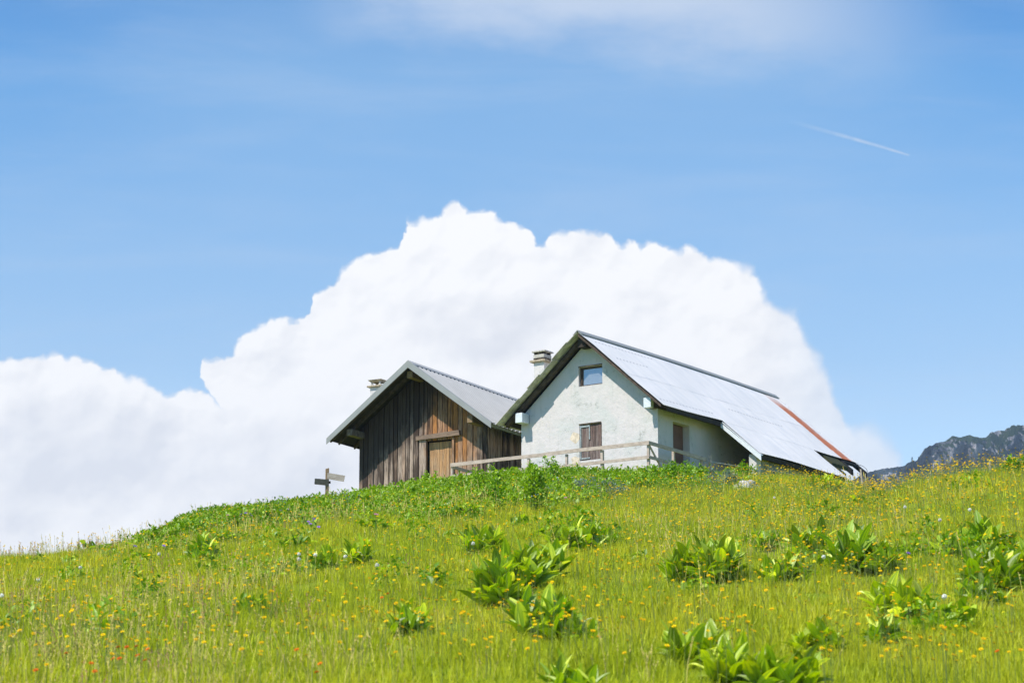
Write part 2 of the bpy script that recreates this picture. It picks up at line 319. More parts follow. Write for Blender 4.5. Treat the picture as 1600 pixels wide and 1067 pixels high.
M['concrete'] = m_plain('old_concrete', (.40, .38, .34), .95, 0, .3, 14); M['slab'] = m_plain('lichen_slab', (.34, .28, .20), .95, 0, .35, 16)
M['door_brown'] = m_plain('brown_door', (.17, .085, .055), .6, 0, .1, 6); M['stone'] = m_plain('dark_stone', (.20, .20, .17), .95, 0, .5, 5, bump=.8)
M['rock'] = m_plain('rock', (.42, .40, .36), .95, 0, .3, 9, bump=.6); M['stain'] = m_plain('hinge_metal', (.33, .37, .37), .6, .3, .3, 20)
M['wire'] = m_plain('wire', (.6, .6, .58), .5, .2)
M['patch'] = m_plain('ochre_patch', (.62, .52, .40), .9, 0, .2, 9)
def m_glass():
    m, t, o = mat('window_glass'); gl = t.n('ShaderNodeBsdfGlossy'); gl.inputs['Roughness'].default_value = .04; gl.inputs[0].default_value = (.85, .85, .82, 1)
    d = t.n('ShaderNodeBsdfDiffuse'); d.inputs[0].default_value = (.22, .24, .25, 1); mx = t.n('ShaderNodeMixShader'); mx.inputs[0].default_value = .30
    p = objc(t); n = t.noise(p, 1.5, 2); bp = t.n('ShaderNodeBump'); bp.inputs['Strength'].default_value = .25; bp.inputs['Distance'].default_value = .05; t.L(n, bp.inputs['Height']); t.L(bp.outputs[0], gl.inputs['Normal'])
    t.L(d.outputs[0], mx.inputs[1]); t.L(gl.outputs[0], mx.inputs[2]); t.L(mx.outputs[0], o.inputs[0]); return m
M['glass'] = m_glass()
M['grass'] = m_leafy('grass_blades', (.40, .49, .016), (.70, .655, .050), (.64, .68, .05), .48, patch=.22, up=.7)
M['grass_dark'] = m_leafy('grass_blades_dark', (.35, .46, .012), (.58, .60, .032), None, .4, patch=.4, up=.6)
M['straw'] = m_leafy('seed_stems', (.60, .54, .14), (.62, .55, .16), (.36, .22, .12), .3, patch=.4, up=.5)
M['sorrel'] = m_leafy('sorrel', (.48, .26, .13), (.56, .38, .20), None, .3, patch=.6)
M['herb'] = m_leafy('herb_leaves', (.14, .28, .006), (.29, .43, .012), (.44, .55, .04), .38, patch=.5, gloss=.04, up=.35)
M['herb_grey'] = m_leafy('grey_herb_leaves', (.20, .26, .19), (.28, .33, .24), None, .3, patch=.8)
M['leaf'] = m_leafy('broad_leaves', (.235, .375, .006), (.45, .54, .012), (.70, .72, .10), .45, patch=.8, gloss=.06, rough=.5, up=.25, spread=.45)
M['bush'] = m_leafy('bush_leaves', (.13, .28, .006), (.27, .43, .012), (.44, .56, .04), .40, patch=1.2, gloss=.04, up=.3)
M['stem'] = m_leafy('green_stems', (.16, .22, .05), (.24, .27, .08), None, .2)
M['yellow'] = m_petal('yellow_petals', (.90, .60, .008)); M['lemon'] = m_petal('lemon_petals', (.80, .70, .03)); M['orange'] = m_petal('orange_petals', (.80, .19, .015)); M['white_puff'] = m_petal('white_puff', (.95, .93, .86))
M['purple'] = m_petal('purple_petals', (.38, .20, .66)); M['pink'] = m_petal('pink_petals', (.68, .30, .42)); M['blue'] = m_petal('blue_petals', (.36, .46, .66))
def m_soil():
    m, t, o = mat('meadow_soil'); pos = t.n('ShaderNodeNewGeometry').outputs['Position']
    n = t.noise(pos, .25, 5, .6); n2 = t.noise(pos, 6, 5, .7)
    c = t.mix(t.mr(n, .35, .7), (.16, .24, .01), (.24, .28, .02)); c = t.mix(t.mr(n2, .5, .75, 0, .6), c, (.10, .14, .01))
    principled(t, o, c, .95, 0, n2, .6, .05, .1); return m
M['soil'] = m_soil()
def m_mountain():
    m, t, o = mat('rock_and_scrub'); ge = t.n('ShaderNodeNewGeometry'); pos = ge.outputs['Position']
    s = t.n('ShaderNodeSeparateXYZ'); t.L(ge.outputs['Normal'], s.inputs[0])
    n = t.noise(pos, .022, 6, .65); n2 = t.noise(pos, .1, 6, .7); n3 = t.noise(t.mapping(pos, scale=(1, 1, .45)), .055, 5, .65)
    rockc = t.mix(t.mr(n3, .38, .62), (.50, .47, .48), (.09, .09, .105))
    rockc = t.mix(t.mr(n2, .55, .7, 0, .7), rockc, (.50, .47, .48))
    green = t.mix(t.mr(n2, .35, .65), (.016, .032, .018), (.036, .055, .026))
    f = t.m('ADD', t.m('MULTIPLY', s.outputs[2], 1.6), t.m('ADD', t.m('MULTIPLY', t.m('SUBTRACT', n, .5), 4.0), t.m('MULTIPLY', t.m('SUBTRACT', n2, .5), 1.8)))
    c = t.mix(t.mr(f, .3, .6), rockc, green)
    principled(t, o, c, .95, 0, n2, .9, 6, .1); return m
M['mountain'] = m_mountain()
M['conifer'] = m_leafy('conifer_needles', (.018, .040, .015), (.03, .055, .02), None, .1, patch=.02)
M['bark'] = m_wood('bark', (.10, .075, .055), (.05, .038, .03))

# ------------------------------------------------------------------ mesh builder
class MB:
    def __init__(s): s.v = []; s.f = []; s.mi = []; s.tone = []
    def face(s, pts, mi=0, tone=None):
        b = len(s.v); s.v += [tuple(p) for p in pts]; s.f.append(tuple(range(b, b+len(pts)))); s.mi.append(mi); s.tone.append(tone or (.5, .5, .5))
    def hexa(s, P, mi=0, tone=None):
        # P: 8 points, bottom ring 0-3, top ring 4-7
        b = len(s.v); s.v += [tuple(p) for p in P]
        for q in ((3, 2, 1, 0), (4, 5, 6, 7), (0, 1, 5, 4), (1, 2, 6, 5), (2, 3, 7, 6), (3, 0, 4, 7)):
            s.f.append(tuple(b+i for i in q)); s.mi.append(mi); s.tone.append(tone or (.5, .5, .5))
    def box(s, x0, x1, y0, y1, z0, z1, mi=0, tone=None):
        s.hexa([(x0, y0, z0), (x1, y0, z0), (x1, y1, z0), (x0, y1, z0), (x0, y0, z1), (x1, y0, z1), (x1, y1, z1), (x0, y1, z1)], mi, tone)
    def bar(s, a, b, w, h, mi=0, up=(0, 0, 1), tone=None):
        a = Vector(a); b = Vector(b); d = (b-a).normalized(); u = Vector(up); sd = d.cross(u).normalized(); u = sd.cross(d).normalized()
        P = [];
        for c in (-1, 1):
            for p in (a, b): pass
        q = lambda p, i, j: p+sd*(w/2*i)+u*(h/2*j)
        s.hexa([q(a, -1, -1), q(a, 1, -1), q(b, 1, -1), q(b, -1, -1), q(a, -1, 1), q(a, 1, 1), q(b, 1, 1), q(b, -1, 1)], mi, tone)
    def tube(s, pts, rad, n=6, mi=0):
        pts = [Vector(p) for p in pts]; base = len(s.v)
        for i, p in enumerate(pts):
            d = (pts[min(i+1, len(pts)-1)]-pts[max(i-1, 0)]).normalized(); a = d.orthogonal().normalized(); b = d.cross(a)
            r = rad[i] if hasattr(rad, '__len__') else rad
            for k in range(n): s.v.append(tuple(p+a*math.cos(2*math.pi*k/n)*r+b*math.sin(2*math.pi*k/n)*r))
        for i in range(len(pts)-1):
            for k in range(n):
                s.f.append((base+i*n+k, base+i*n+(k+1) % n, base+(i+1)*n+(k+1) % n, base+(i+1)*n+k)); s.mi.append(mi); s.tone.append((.5, .5, .5))
        s.f.append(tuple(base+(len(pts)-1)*n+k for k in range(n))); s.mi.append(mi); s.tone.append((.5, .5, .5))
        s.f.append(tuple(base+k for k in reversed(range(n)))); s.mi.append(mi); s.tone.append((.5, .5, .5))
    def mesh(s, name, mats, smooth=False, tone=False):
        me = bpy.data.meshes.new(name); me.from_pydata(s.v, [], s.f); me.polygons.foreach_set('material_index', s.mi)
        for m in mats: me.materials.append(m)
        if smooth: me.polygons.foreach_set('use_smooth', [True]*len(s.f))
        if tone:
            at = me.attributes.new('tone', 'FLOAT_COLOR', 'CORNER'); arr = []
            for f, t in zip(s.f, s.tone): arr += [t[0], t[1], t[2], 1]*len(f)
            at.data.foreach_set('color', arr)
        me.update(); return me
    def build(s, name, mats, parent=None, smooth=False, tone=False, bevel=0):
        if not isinstance(mats, (list, tuple)): mats = [mats]
        o = bpy.data.objects.new(name, s.mesh(name, mats, smooth, tone)); C.objects.link(o)
        if parent is not None: o.parent = parent
        if bevel: b = o.modifiers.new('bevel', 'BEVEL'); b.width = bevel; b.segments = 2
        return o
def tag(o, label=None, cat=None, group=None, kind=None):
    if label: o['label'] = label
    if cat: o['category'] = cat
    if group: o['group'] = group
    if kind: o['kind'] = kind
    return o
def empty(name, loc, rz=0, **k):
    o = bpy.data.objects.new(name, None); C.objects.link(o); o.location = loc; o.rotation_euler = (0, 0, rz); o.empty_display_size = .3
    return tag(o, **k)

# ------------------------------------------------------------------ terrain
def pchip(x, y, xq):
    x = np.asarray(x, float); y = np.asarray(y, float); h = np.diff(x); d = np.diff(y)/h; m = np.zeros_like(y)
    for i in range(1, len(x)-1):
        if d[i-1]*d[i] > 0:
            w1 = 2*h[i]+h[i-1]; w2 = h[i]+2*h[i-1]; m[i] = (w1+w2)/(w1/d[i-1]+w2/d[i])
    m[0] = d[0]; m[-1] = d[-1]
    xq = np.clip(xq, x[0], x[-1]); i = np.clip(np.searchsorted(x, xq)-1, 0, len(x)-2)
    t = (xq-x[i])/h[i]
    return (2*t**3-3*t**2+1)*y[i]+(t**3-2*t**2+t)*h[i]*m[i]+(-2*t**3+3*t**2)*y[i+1]+(t**3-t**2)*h[i]*m[i+1]
COLS = {
 -800: [(17.5, 1090), (23, 1010), (28, 965), (34, 930), (42, 900), (50, 912), (60, 950), (80, 1020), (120, 1120)],
 0: [(17.5, 1082), (23, 1000), (28, 952), (34, 915), (42, 882), (50, 892), (60, 930), (80, 1000), (120, 1100)],
 200: [(17.5, 1080), (23, 990), (28, 938), (34, 898), (42, 864), (47, 856), (52, 862), (60, 885), (80, 950), (120, 1060)],
 320: [(17.5, 1078), (23, 982), (28, 925), (34, 882), (42, 848), (50, 829), (58, 816), (64, 820), (80, 870), (120, 1000)],
 450: [(17.5, 1075), (23, 975), (28, 915), (34, 870), (42, 835), (50, 814), (58, 802), (64, 798), (70, 803), (85, 850), (120, 980)],
 563: [(17.5, 1072), (23, 970), (28, 908), (34, 860), (42, 824), (50, 804), (58, 791), (65, 785), (70, 786), (80, 844), (120, 1000)],
 700: [(17.5, 1070), (23, 965), (28, 903), (34, 855), (42, 816), (50, 792), (58, 774), (65, 765), (69, 768), (75, 807), (85, 877), (120, 1010)],
 850: [(17.5, 1068), (23, 961), (28, 899), (34, 850), (42, 810), (50, 782), (58, 761), (65, 750), (68, 757), (72, 782), (80, 844), (120, 1010)],
 1015: [(17.5, 1068), (23, 961), (28, 898), (34, 848), (42, 806), (50, 777), (58, 758), (64, 749), (67.5, 756), (72, 782), (85, 877), (120, 1010)],
 1200: [(17.5, 1068), (23, 958), (28, 893), (34, 842), (42, 800), (50, 772), (58, 753), (62, 750), (66, 760), (75, 812), (85, 882), (120, 1010)],
 1330: [(17.5, 1070), (23, 955), (28, 888), (34, 836), (42, 795), (50, 774), (56, 769), (62, 774), (75, 806), (85, 882), (120, 1010)],
 1450: [(17.5, 1072), (23, 945), (28, 870), (34, 806), (40, 763), (46, 772), (56, 805), (80, 900), (120, 1050)],
 1600: [(17.5, 1072), (23, 940), (28, 862), (34, 785), (40, 744), (46, 750), (56, 790), (80, 900), (120, 1050)],
 2200: [(17.5, 1072), (23, 900), (28, 800), (34, 700), (40, 660), (46, 670), (56, 720), (80, 880), (120, 1050)]}
_us = sorted(COLS); _as = np.array([(u-800)/3965. for u in _us])
_Y = np.array([0, 3, 6, 9, 12, 15, 17.5, 20, 23, 25.5, 28, 31, 34, 37, 40, 42, 44, 46, 48, 50, 53, 56, 58, 60, 62, 64, 66, 68, 70, 72, 75, 80, 85, 95, 105, 120, 160, 220, 300, 500, 1000, 2500, 6000.])
_T = []
for u in _us:
    y = [0, 8]; z = [-1.6, -.28]
    for d, v in COLS[u]:
        r = ray(u, v); y.append(d); z.append(d*r[2]/r[1])
    y += [220, 500, 1500, 6000]; z += [2, -40, -200, -420]
    _T.append(pchip(y, z, _Y))
_T = np.array(_T)          # columns x distances
_af = np.linspace(_as[0], _as[-1], 241)
_TF = np.array([pchip(_as, _T[:, j], _af) for j in range(len(_Y))]).T
_Yf = np.concatenate([np.arange(0, 130, .5), _Y[_Y >= 130]])
_TG = np.array([pchip(_Y, _TF[i], _Yf) for i in range(len(_af))])
# soften creases
for _ in range(3):
    _TG[1:-1] = (_TG[:-2]+2*_TG[1:-1]+_TG[2:])/4
def terrain(x, y):
    x = np.atleast_1d(np.asarray(x, float)); y = np.atleast_1d(np.asarray(y, float))
    yy = np.maximum(y, .5); r = np.hypot(x, y)
    a = x/yy; aa = np.clip(a, _as[0], _as[-1])
    d = np.clip(np.where(np.abs(a) < .6, yy, r*.86), 0, 5999)
    i = np.clip((aa-_af[0])/(_af[1]-_af[0]), 0, len(_af)-1.001); i0 = i.astype(int); fi = i-i0
    j0 = np.clip(np.searchsorted(_Yf, d)-1, 0, len(_Yf)-2); fj = (d-_Yf[j0])/(_Yf[j0+1]-_Yf[j0])
    z = (_TG[i0, j0]*(1-fi)+_TG[i0+1, j0]*fi)*(1-fj)+(_TG[i0, j0+1]*(1-fi)+_TG[i0+1, j0+1]*fi)*fj
    zb = np.where(y > 0, z, -1.6+.17*y-.000*r)
    w = np.clip((y+2)/6, 0, 1); near = -1.6+.165*y
    z = np.where(r < 12, z*np.clip(r/12, 0, 1)+near*(1-np.clip(r/12, 0, 1)), zb)
    wb = np.clip((np.abs(a)-.5)/2.5, 0, 1)*(y > 0)
    side = -1.6+.17*np.minimum(y, 60)
    z = z*(1-wb)+side*wb
    z = z+.05*np.sin(x*1.3+np.sin(y*.7)*2)*np.sin(y*1.1)*np.clip(r/20, 0, 1)+.03*np.sin(x*2.9+1)*np.sin(y*2.3+2)
    return z
def tz(x, y): return float(terrain(x, y)[0])
def hit(u, v, dmin=14, dmax=75):
    d = ray(u, v); Y = np.arange(dmin, dmax, .1); X = Y*d[0]/d[1]; Z = Y*d[2]/d[1]
    T = terrain(X, Y); k = np.nonzero(T >= Z)[0]
    k = k[0] if len(k) else int(np.argmin(Z-T))
    return float(X[k]), float(Y[k]), float(T[k])
rs = np.concatenate([np.arange(0.5, 90, .5), np.geomspace(90, 2300, 50)])
phis = np.concatenate([np.linspace(-180, -32, 50)[:-1], np.linspace(-32, 32, 300), np.linspace(32, 180, 50)[1:]])
ph = np.radians(phis); X = np.outer(rs, np.sin(ph)).ravel(); Y = np.outer(rs, np.cos(ph)).ravel(); Z = terrain(X, Y)
n = len(phis); verts = np.stack([X, Y, Z], 1).tolist(); faces = []
for i in range(len(rs)-1):
    for j in range(n-1): faces.append((i*n+j, i*n+j+1, (i+1)*n+j+1, (i+1)*n+j))
b = len(verts); verts.append([0, 0, float(terrain(0, .01)[0])])
for j in range(n-1): faces.append((b, j+1, j))
me = bpy.data.meshes.new('meadow_ground'); me.from_pydata(verts, [], faces); me.materials.append(M['soil']); me.polygons.foreach_set('use_smooth', [True]*len(faces)); me.update()
o = bpy.data.objects.new('meadow_ground', me); C.objects.link(o); tag(o, kind='structure')

# ------------------------------------------------------------------ far mountain
def fbm(x, y, z, o=5):
    return mnoise.fractal(Vector((x, y, z)), .9, 2.1, o)
crest = [(1280, 800), (1315, 765), (1332, 752), (1340, 747), (1362, 742), (1388, 735.6), (1405, 733), (1422, 724), (1432, 720), (1439, 714), (1446, 700), (1452, 695.5), (1469, 690), (1486, 683), (1500, 681), (1512, 679.5), (1530, 685), (1541, 686), (1548, 678.5), (1562, 672), (1572, 666), (1581, 662.5), (1600, 663.5), (1650, 650), (1750, 610), (1900, 590), (2100, 640), (2300, 760)]
DM = 1500.0
us = np.arange(1280, 2300, 2.5); cv = np.interp(us, [c[0] for c in crest], [c[1] for c in crest])
ts = np.concatenate([np.linspace(-1, 0, 12)[:-1], np.linspace(0, 1, 90)]); verts = []; faces = []
for t in ts:
    for u, v in zip(us, cv):
        r = ray(u, v); top = DM*r[2]/r[1]; x = DM*r[0]/r[1]
        jag = fbm(x*.025, 3, 1)*3+fbm(x*.09, 7, 1)*1.6+abs(fbm(x*.3, 9, 2))*1.1
        if t < 0: y = DM-t*300; z = top+t*t*-210+jag*(1+t)
        else:
            y = DM-(t*60 if t < .12 else 7+(t-.12)*90 if t < .5 else 41+(t-.5)*560); z = top-(t**1.15)*(top-95)+jag*(1-t)
            k = min(1, t*9)
            y += fbm(x*.018, y*.01, z*.022)*46*k+fbm(x*.06, 5, z*.07)*14*k
            z += fbm(x*.03, z*.02, 9)*15*k
        verts.append((x*(y/DM if t >= 0 else 1), y, z))
n = len(us)
for i in range(len(ts)-1):
    for j in range(n-1): faces.append((i*n+j, (i+1)*n+j, (i+1)*n+j+1, i*n+j+1))
me = bpy.data.meshes.new('mountain'); me.from_pydata(verts, [], faces); me.materials.append(M['mountain']); me.update()
o = bpy.data.objects.new('mountain', me); C.objects.link(o); tag(o, kind='structure')

# ------------------------------------------------------------------ houses
GZ = 10.9; TH1, TH2 = 0.498091, 0.602341
H2 = empty('farmhouse', (1.884, 72, GZ), -TH2, label='whitewashed stone farmhouse with pale metal roof running low to the grass', cat='house')
H1 = empty('wooden_barn', (-3.151, 76, GZ), -TH1, label='dark weathered board barn with grey metal roof beside the white house', cat='barn')
ZR, K = 5.065, .8596
def rz(x): return ZR-K*abs(x)
def bow(y): return .05*math.sin(math.pi*min(max(y/11.78, 0), 1))
rng = random.Random(4)

def gable(mb, x0, x1, y, zr, k, zb, holes, th, mi=0):
    """front skin of a gable wall with openings (x0,x1,z0,z1,depth); top follows the roof"""
    xs = sorted({x0, x1, 0.0} | {h[0] for h in holes} | {h[1] for h in holes})
    for a, b in zip(xs[:-1], xs[1:]):
        m = (a+b)/2; hs = sorted([h for h in holes if h[0] <= m <= h[1]], key=lambda h: h[2])
        z = zb
        for h in hs:
            if h[2] > z: mb.face([(a, y, z), (b, y, z), (b, y, h[2]), (a, y, h[2])], mi)
            z = h[3]
        mb.face([(a, y, z), (b, y, z), (b, y, zr-k*abs(b)), (a, y, zr-k*abs(a))], mi)
    for (a, b, c, d, dep) in holes:
        e = y+dep
        mb.face([(a, y, c), (a, e, c), (a, e, d), (a, y, d)], mi); mb.face([(b, y, c), (b, y, d), (b, e, d), (b, e, c)], mi)
        mb.face([(a, y, c), (b, y, c), (b, e, c), (a, e, c)], mi); mb.face([(a, y, d), (a, e, d), (b, e, d), (b, y, d)], mi)
TU = .20   # roof build-up over the wall head
w = MB(); YW = .52; XL, XR = -2.31, 2.35; YB = 11.25
gable(w, XL, XR, YW, ZR-TU, K, -.6, [(-.305, .507, 3.57, 4.135, .14), (-.285, .45, 1.395, 2.445, .09)], .3)
# right side wall with door recess
zt = ZR-TU-K*XR; dy0, dy1, dz1, dep = 1.346, 2.27, 2.41, .23
w.face([(XR, YW, -.6), (XR, dy0, -.6), (XR, dy0, zt), (XR, YW, zt)]); w.face([(XR, dy0, dz1), (XR, dy1, dz1), (XR, dy1, zt), (XR, dy0, zt)])
w.face([(XR, dy1, -.6), (XR, YB, -.6), (XR, YB, zt), (XR, dy1, zt)])
w.face([(XR, dy1, -.6), (XR, dy1, dz1), (XR-dep, dy1, dz1), (XR-dep, dy1, -.6)]); w.face([(XR, dy0, -.6), (XR-dep, dy0, -.6), (XR-dep, dy0, dz1), (XR, dy0, dz1)])
w.face([(XR, dy0, dz1), (XR-dep, dy0, dz1), (XR-dep, dy1, dz1), (XR, dy1, dz1)])
zl = ZR-TU+K*XL
w.face([(XL, YW, -.6), (XL, YW, zl), (XL, YB, zl), (XL, YB, -.6)])
w.face([(XL, YB, -.6), (XL, YB, zl), (0, YB, ZR-TU), (XR, YB, zt), (XR, YB, -.6)])
w.build('wall', M['plaster'], H2)
# lean-to wall (plastered pier end, dark stone outside)
w = MB(); w.box(3.63, 3.87, 3.45, 3.72, -.6, 1.62); w.build('wall', M['plaster'], H2)['label'] = 'white plastered pier under the low eave'
w = MB(); w.hexa([(3.65, 3.72, -.6), (3.86, 3.72, -.6), (3.86, 8.95, -.6), (3.65, 8.95, -.6), (3.65, 3.72, 1.66), (3.86, 3.72, 1.50), (3.86, 8.95, 1.50), (3.65, 8.95, 1.66)])
w.face([(XR, 8.9, -.6), (3.65, 8.9, -.6), (3.65, 8.9, 1.7), (XR, 8.9, 2.7)]); w.build('wall', M['stone'], H2)['label'] = 'dark stone outer wall under the low eave'
# upper window
fr = MB(); y0 = YW+.135
for a, b, c, d in ((-.30, -.235, 3.575, 4.13), (.455, .503, 3.575, 4.13), (-.235, .455, 4.085, 4.13), (-.235, .455, 3.575, 3.615)): fr.box(a, b, y0-.04, y0+.02, c, d)
f = fr.build('window', M['brown_wood'], H2); gl = MB(); gl.face([(-.235, y0, 3.615), (.455, y0, 3.615), (.455, y0, 4.085), (-.235, y0, 4.085)]); gl.build('glass', M['glass'], f)
ln = MB(); ln.box(-.31, .51, YW-.012, YW+.01, 4.137, 4.165); ln.build('lintel', M['brown_wood'], f)
# ground floor shutter
sb = MB(); x = -.275
while x < .44:
    ww = min(rng.uniform(.085, .125), .445-x); sb.box(x, x+ww-.008, YW+.03+rng.uniform(-.006, .006), YW+.07, 1.41, 2.43, 0, (rng.random(), rng.random(), rng.random()*.5)); x += ww
sh_ = sb.build('shutter', M['shutter_boards'], H2, tone=True); sh_['label'] = 'weathered brown plank shutter behind the railing'
st = MB(); st.box(-.265, -.235, YW+.005, YW+.03, 1.43, 2.42); st.box(-.235, .06, YW+.006, YW+.03, 2.365, 2.41); st.box(.035, .065, YW+.005, YW+.03, 2.0, 2.365); st.box(-.235, .06, YW+.006, YW+.03, 1.44, 1.475)
st.build('hinge', M['stain'], sh_)
sf = MB(); sf.box(-.30, .46, YW-.015, YW+.05, 2.447, 2.475); sf.box(.452, .475, YW-.006, YW+.06, 1.38, 2.445); sf.build('frame', M['brown_wood'], sh_)
for (cx, cz, r1, r2) in ((-.44, 2.10, .15, .17), (-.42, 1.42, .15, .12)):
    ps = [(cx+math.cos(a)*r1*(1+.25*rng.uniform(-1, 1)), YW-.003, cz+math.sin(a)*r2*(1+.25*rng.uniform(-1, 1))) for a in np.linspace(0, 2*math.pi, 14)[:-1]]; pt = MB(); pt.face(ps); pt.build('plaster_repair', M['patch'], H2)
# side door
d = MB(); d.box(XR-dep-.03, XR-dep+.012, dy0+.01, dy1-.01, -.4, dz1-.02); d.box(XR-dep+.013, XR-dep+.03, dy0+.03, dy0+.06, .9, 1.2)
d.build('door', M['door_brown'], H2)

# --- corrugated roof sheets
def sheet_rows(mb, side, y0, y1, rows, per, amp, step, mi=0, jag=0.0, dz=0.0, seed=1):
    rg = random.Random(seed)
    ny = int((y1-y0)/(per/4)); ys = np.linspace(y0, y1, ny+1)
    for (xa, xb, lift) in rows:
        ja = rg.uniform(-jag, jag); base = len(mb.v)
        for k in range(step+1):
            x = xa+(xb-xa)*k/step
            for y in ys:
                yy = y if y > y0+1e-6 else y+ja
                z = ZR-K*x+bow(y)+(.018*(1+math.sin(y*1.15+x*1.3)*math.sin(x*1.9+y*.4+1)) if 0.1 < x else 0)+amp*math.sin(2*math.pi*y/per)+lift*(1-k/step*0.0)+dz
                mb.v.append((side*x, yy, z))
        m = len(ys)
        for k in range(step):
            for j in range(m-1):
                q = (base+k*m+j, base+(k+1)*m+j, base+(k+1)*m+j+1, base+k*m+j+1)
                mb.f.append(q if side > 0 else q[::-1]); mb.mi.append(mi); mb.tone.append((.5, .5, .5))
r = MB()
sheet_rows(r, 1, 0, 10.95, [(0.02, 1.66, .004)], .09, .009, 3)
sheet_rows(r, 1, 0, 3.28, [(1.60, 2.865, 0)], .09, .009, 3)
sheet_rows(r, 1, 3.28, 8.75, [(1.60, 2.93, 0), (2.90, 4.09, -.004)], .09, .009, 3)
sheet_rows(r, 1, 8.75, 10.95, [(1.60, 2.93, 0)], .09, .009, 3)
sheet_rows(r, 1, 10.9, 11.78, [(0.02, 1.66, .010), (1.60, 2.93, .006)], .09, .009, 3)
roof = r.build('roof', M['roof_pale'], H2); roof['label'] = 'pale metal sheet roof slope with a rust stripe at the far end'
so = roof.modifiers.new('thick', 'SOLIDIFY'); so.thickness = .006; so.offset = -1
r = MB(); xs = [0.02, .42, .9, 1.38, 1.75, 2.1, 2.5, 2.84]
sheet_rows(r, -1, 0, 11.78, [(xs[i]-(.05 if i else 0), xs[i+1], .026*(i % 2)) for i in range(7)], .09, .012, 2, jag=.05, seed=7)
ro = r.build('roof', M['fibre'], H2); so = ro.modifiers.new('thick', 'SOLIDIFY'); so.thickness = .012; so.offset = -1
ro['label'] = 'far slope of lapped corrugated fibre cement sheets'
rc = MB(); N = 24
for i in range(N):
    ya, yb = 11.8*i/N-.01, 11.8*(i+1)/N
    for s in (1, -1):
        P = []
        for (yy) in (ya, yb):
            zz = ZR+.045+bow(yy)
            P.append([(0, yy, zz), (s*.15, yy, zz-.15*K+.0)])
        rc.face([P[0][0], P[0][1], P[1][1], P[1][0]] if s > 0 else [P[1][0], P[1][1], P[0][1], P[0][0]])
rcp = rc.build('ridge_cap', M['flash'], H2); so = rcp.modifiers.new('t', 'SOLIDIFY'); so.thickness = .02; so.offset = 0
# deck, rafters, purlins
def slopebox(mb, s, xa, xb, y0, y1, top, bot, mi=0):
    za, zb_ = ZR-K*xa, ZR-K*xb
    P = [(s*xa, y0, za+bot), (s*xb, y0, zb_+bot), (s*xb, y1, zb_+bot), (s*xa, y1, za+bot), (s*xa, y0, za+top), (s*xb, y0, zb_+top), (s*xb, y1, zb_+top), (s*xa, y1, za+top)]
    mb.hexa(P, mi)
dk = MB()
slopebox(dk, 1, 0.0, 2.80, .06, 10.85, -.022, -.055); slopebox(dk, -1, 0.0, 2.74, .27, 11.6, -.022, -.055)
slopebox(dk, 1, 2.81, 4.02, 3.36, 8.68, -.024, -.058)
dk.build('roof_deck', M['dark_wood'], H2)
for s in (1, -1):
    for y in ((.07, .15), (.36, .44), (1.3, 1.38), (2.3, 2.38), (11.2, 11.3)):
        if y[0] < .1: y = (.02, .10) if s > 0 else (.28, .36)
        rf = MB(); slopebox(rf, s, 0.0, 2.76 if s > 0 else 2.70, y[0], y[1], -.056, -.165 if y[0] > .05 else -.13); rf.build('rafter', M['brown_wood'], H2)
for px, zz0 in ((-2.135, 2.665), (2.245, 2.64)):
    p = MB(); p.box(px-.105, px+.105, .16, 4.5 if px > 0 else 11.0, zz0+.01, zz0+.26); pu = p.build('purlin', M['brown_wood'], H2)
    c_ = MB(); c_.box(px-.13, px+.11, .14, .30 if px > 0 else .50, zz0-.01, zz0+.275); c_.build('end_cap', M['white_metal'], pu, bevel=.008)
p = MB(); p.box(-.10, .16, .18, 11.2, ZR-.42, ZR-.18); p.build('purlin', M['dark_wood'], H2)
# eave board / dark drip band under the right eave, lean-to verge flashing, eave corner of the low roof
e = MB()
for (x, ya, yb, dz_) in ((2.80, .25, 3.27, -.05), (4.00, 3.42, 8.7, -.05)):
    zc = ZR-K*x+dz_; e.box(x, x+.028, ya, yb, zc-.11, zc+.015)
e.build('eave_board', M['dark_wood'], H2)
v = MB()
for (xa, xb, a, b, c, d) in ((2.55, 4.13, .012, -.15, 3.255, 3.28),):
    za, zb_ = ZR-K*xa, ZR-K*xb; v.hexa([(xa, c, za+b-.02), (xb, c, zb_+b), (xb, d, zb_+b), (xa, d, za+b-.02), (xa, c, za+a-(.25 if xa < 2.8 else 0)*0-.06), (xb, c, zb_+a), (xb, d, zb_+a), (xa, d, za+a-.06)])
xa, xb = 2.86, 4.13; v.hexa([(xa, 3.25, ZR-K*xa), (xb, 3.25, ZR-K*xb), (xb, 3.38, ZR-K*xb+.016), (xa, 3.38, ZR-K*xa+.016), (xa, 3.25, ZR-K*xa+.024), (xb, 3.25, ZR-K*xb+.024), (xb, 3.38, ZR-K*xb+.026), (xa, 3.38, ZR-K*xa+.026)])
v.build('verge_flashing', M['white_metal'], H2)
# far end: exposed old roof under the missing sheet, hanging verge board
u_ = MB(); slopebox(u_, 1, 2.78, 3.70, 8.70, 9.35, -.10, -.30); slopebox(u_, 1, 2.6, 3.25, 9.36, 10.4, -.03, -.16); slopebox(u_, 1, 2.9, 3.52, 9.36, 9.75, -.12, -.26)
u_.build('exposed_beam', M['mossy'], H2)
u_ = MB(); slopebox(u_, 1, 2.55, 3.30, 10.55, 10.68, -.03, -.22); slopebox(u_, 1, 2.5, 2.98, 10.68, 11.74, -.014, -.10); slopebox(u_, 1, 2.2, 3.22, 11.66, 11.78, -.02, -.20)
u_.build('verge_board', M['dark'], H2)
wv = MB(); wv.tube([(2.9, 11.75, rz(2.93)+.01), (3.02, 11.9, rz(3.0)+.02), (3.1, 11.98, rz(3.08)+.0), (3.14, 12.0, rz(3.2))], .008, 5); wv.build('loose_wire', M['dark_wood'], H2)

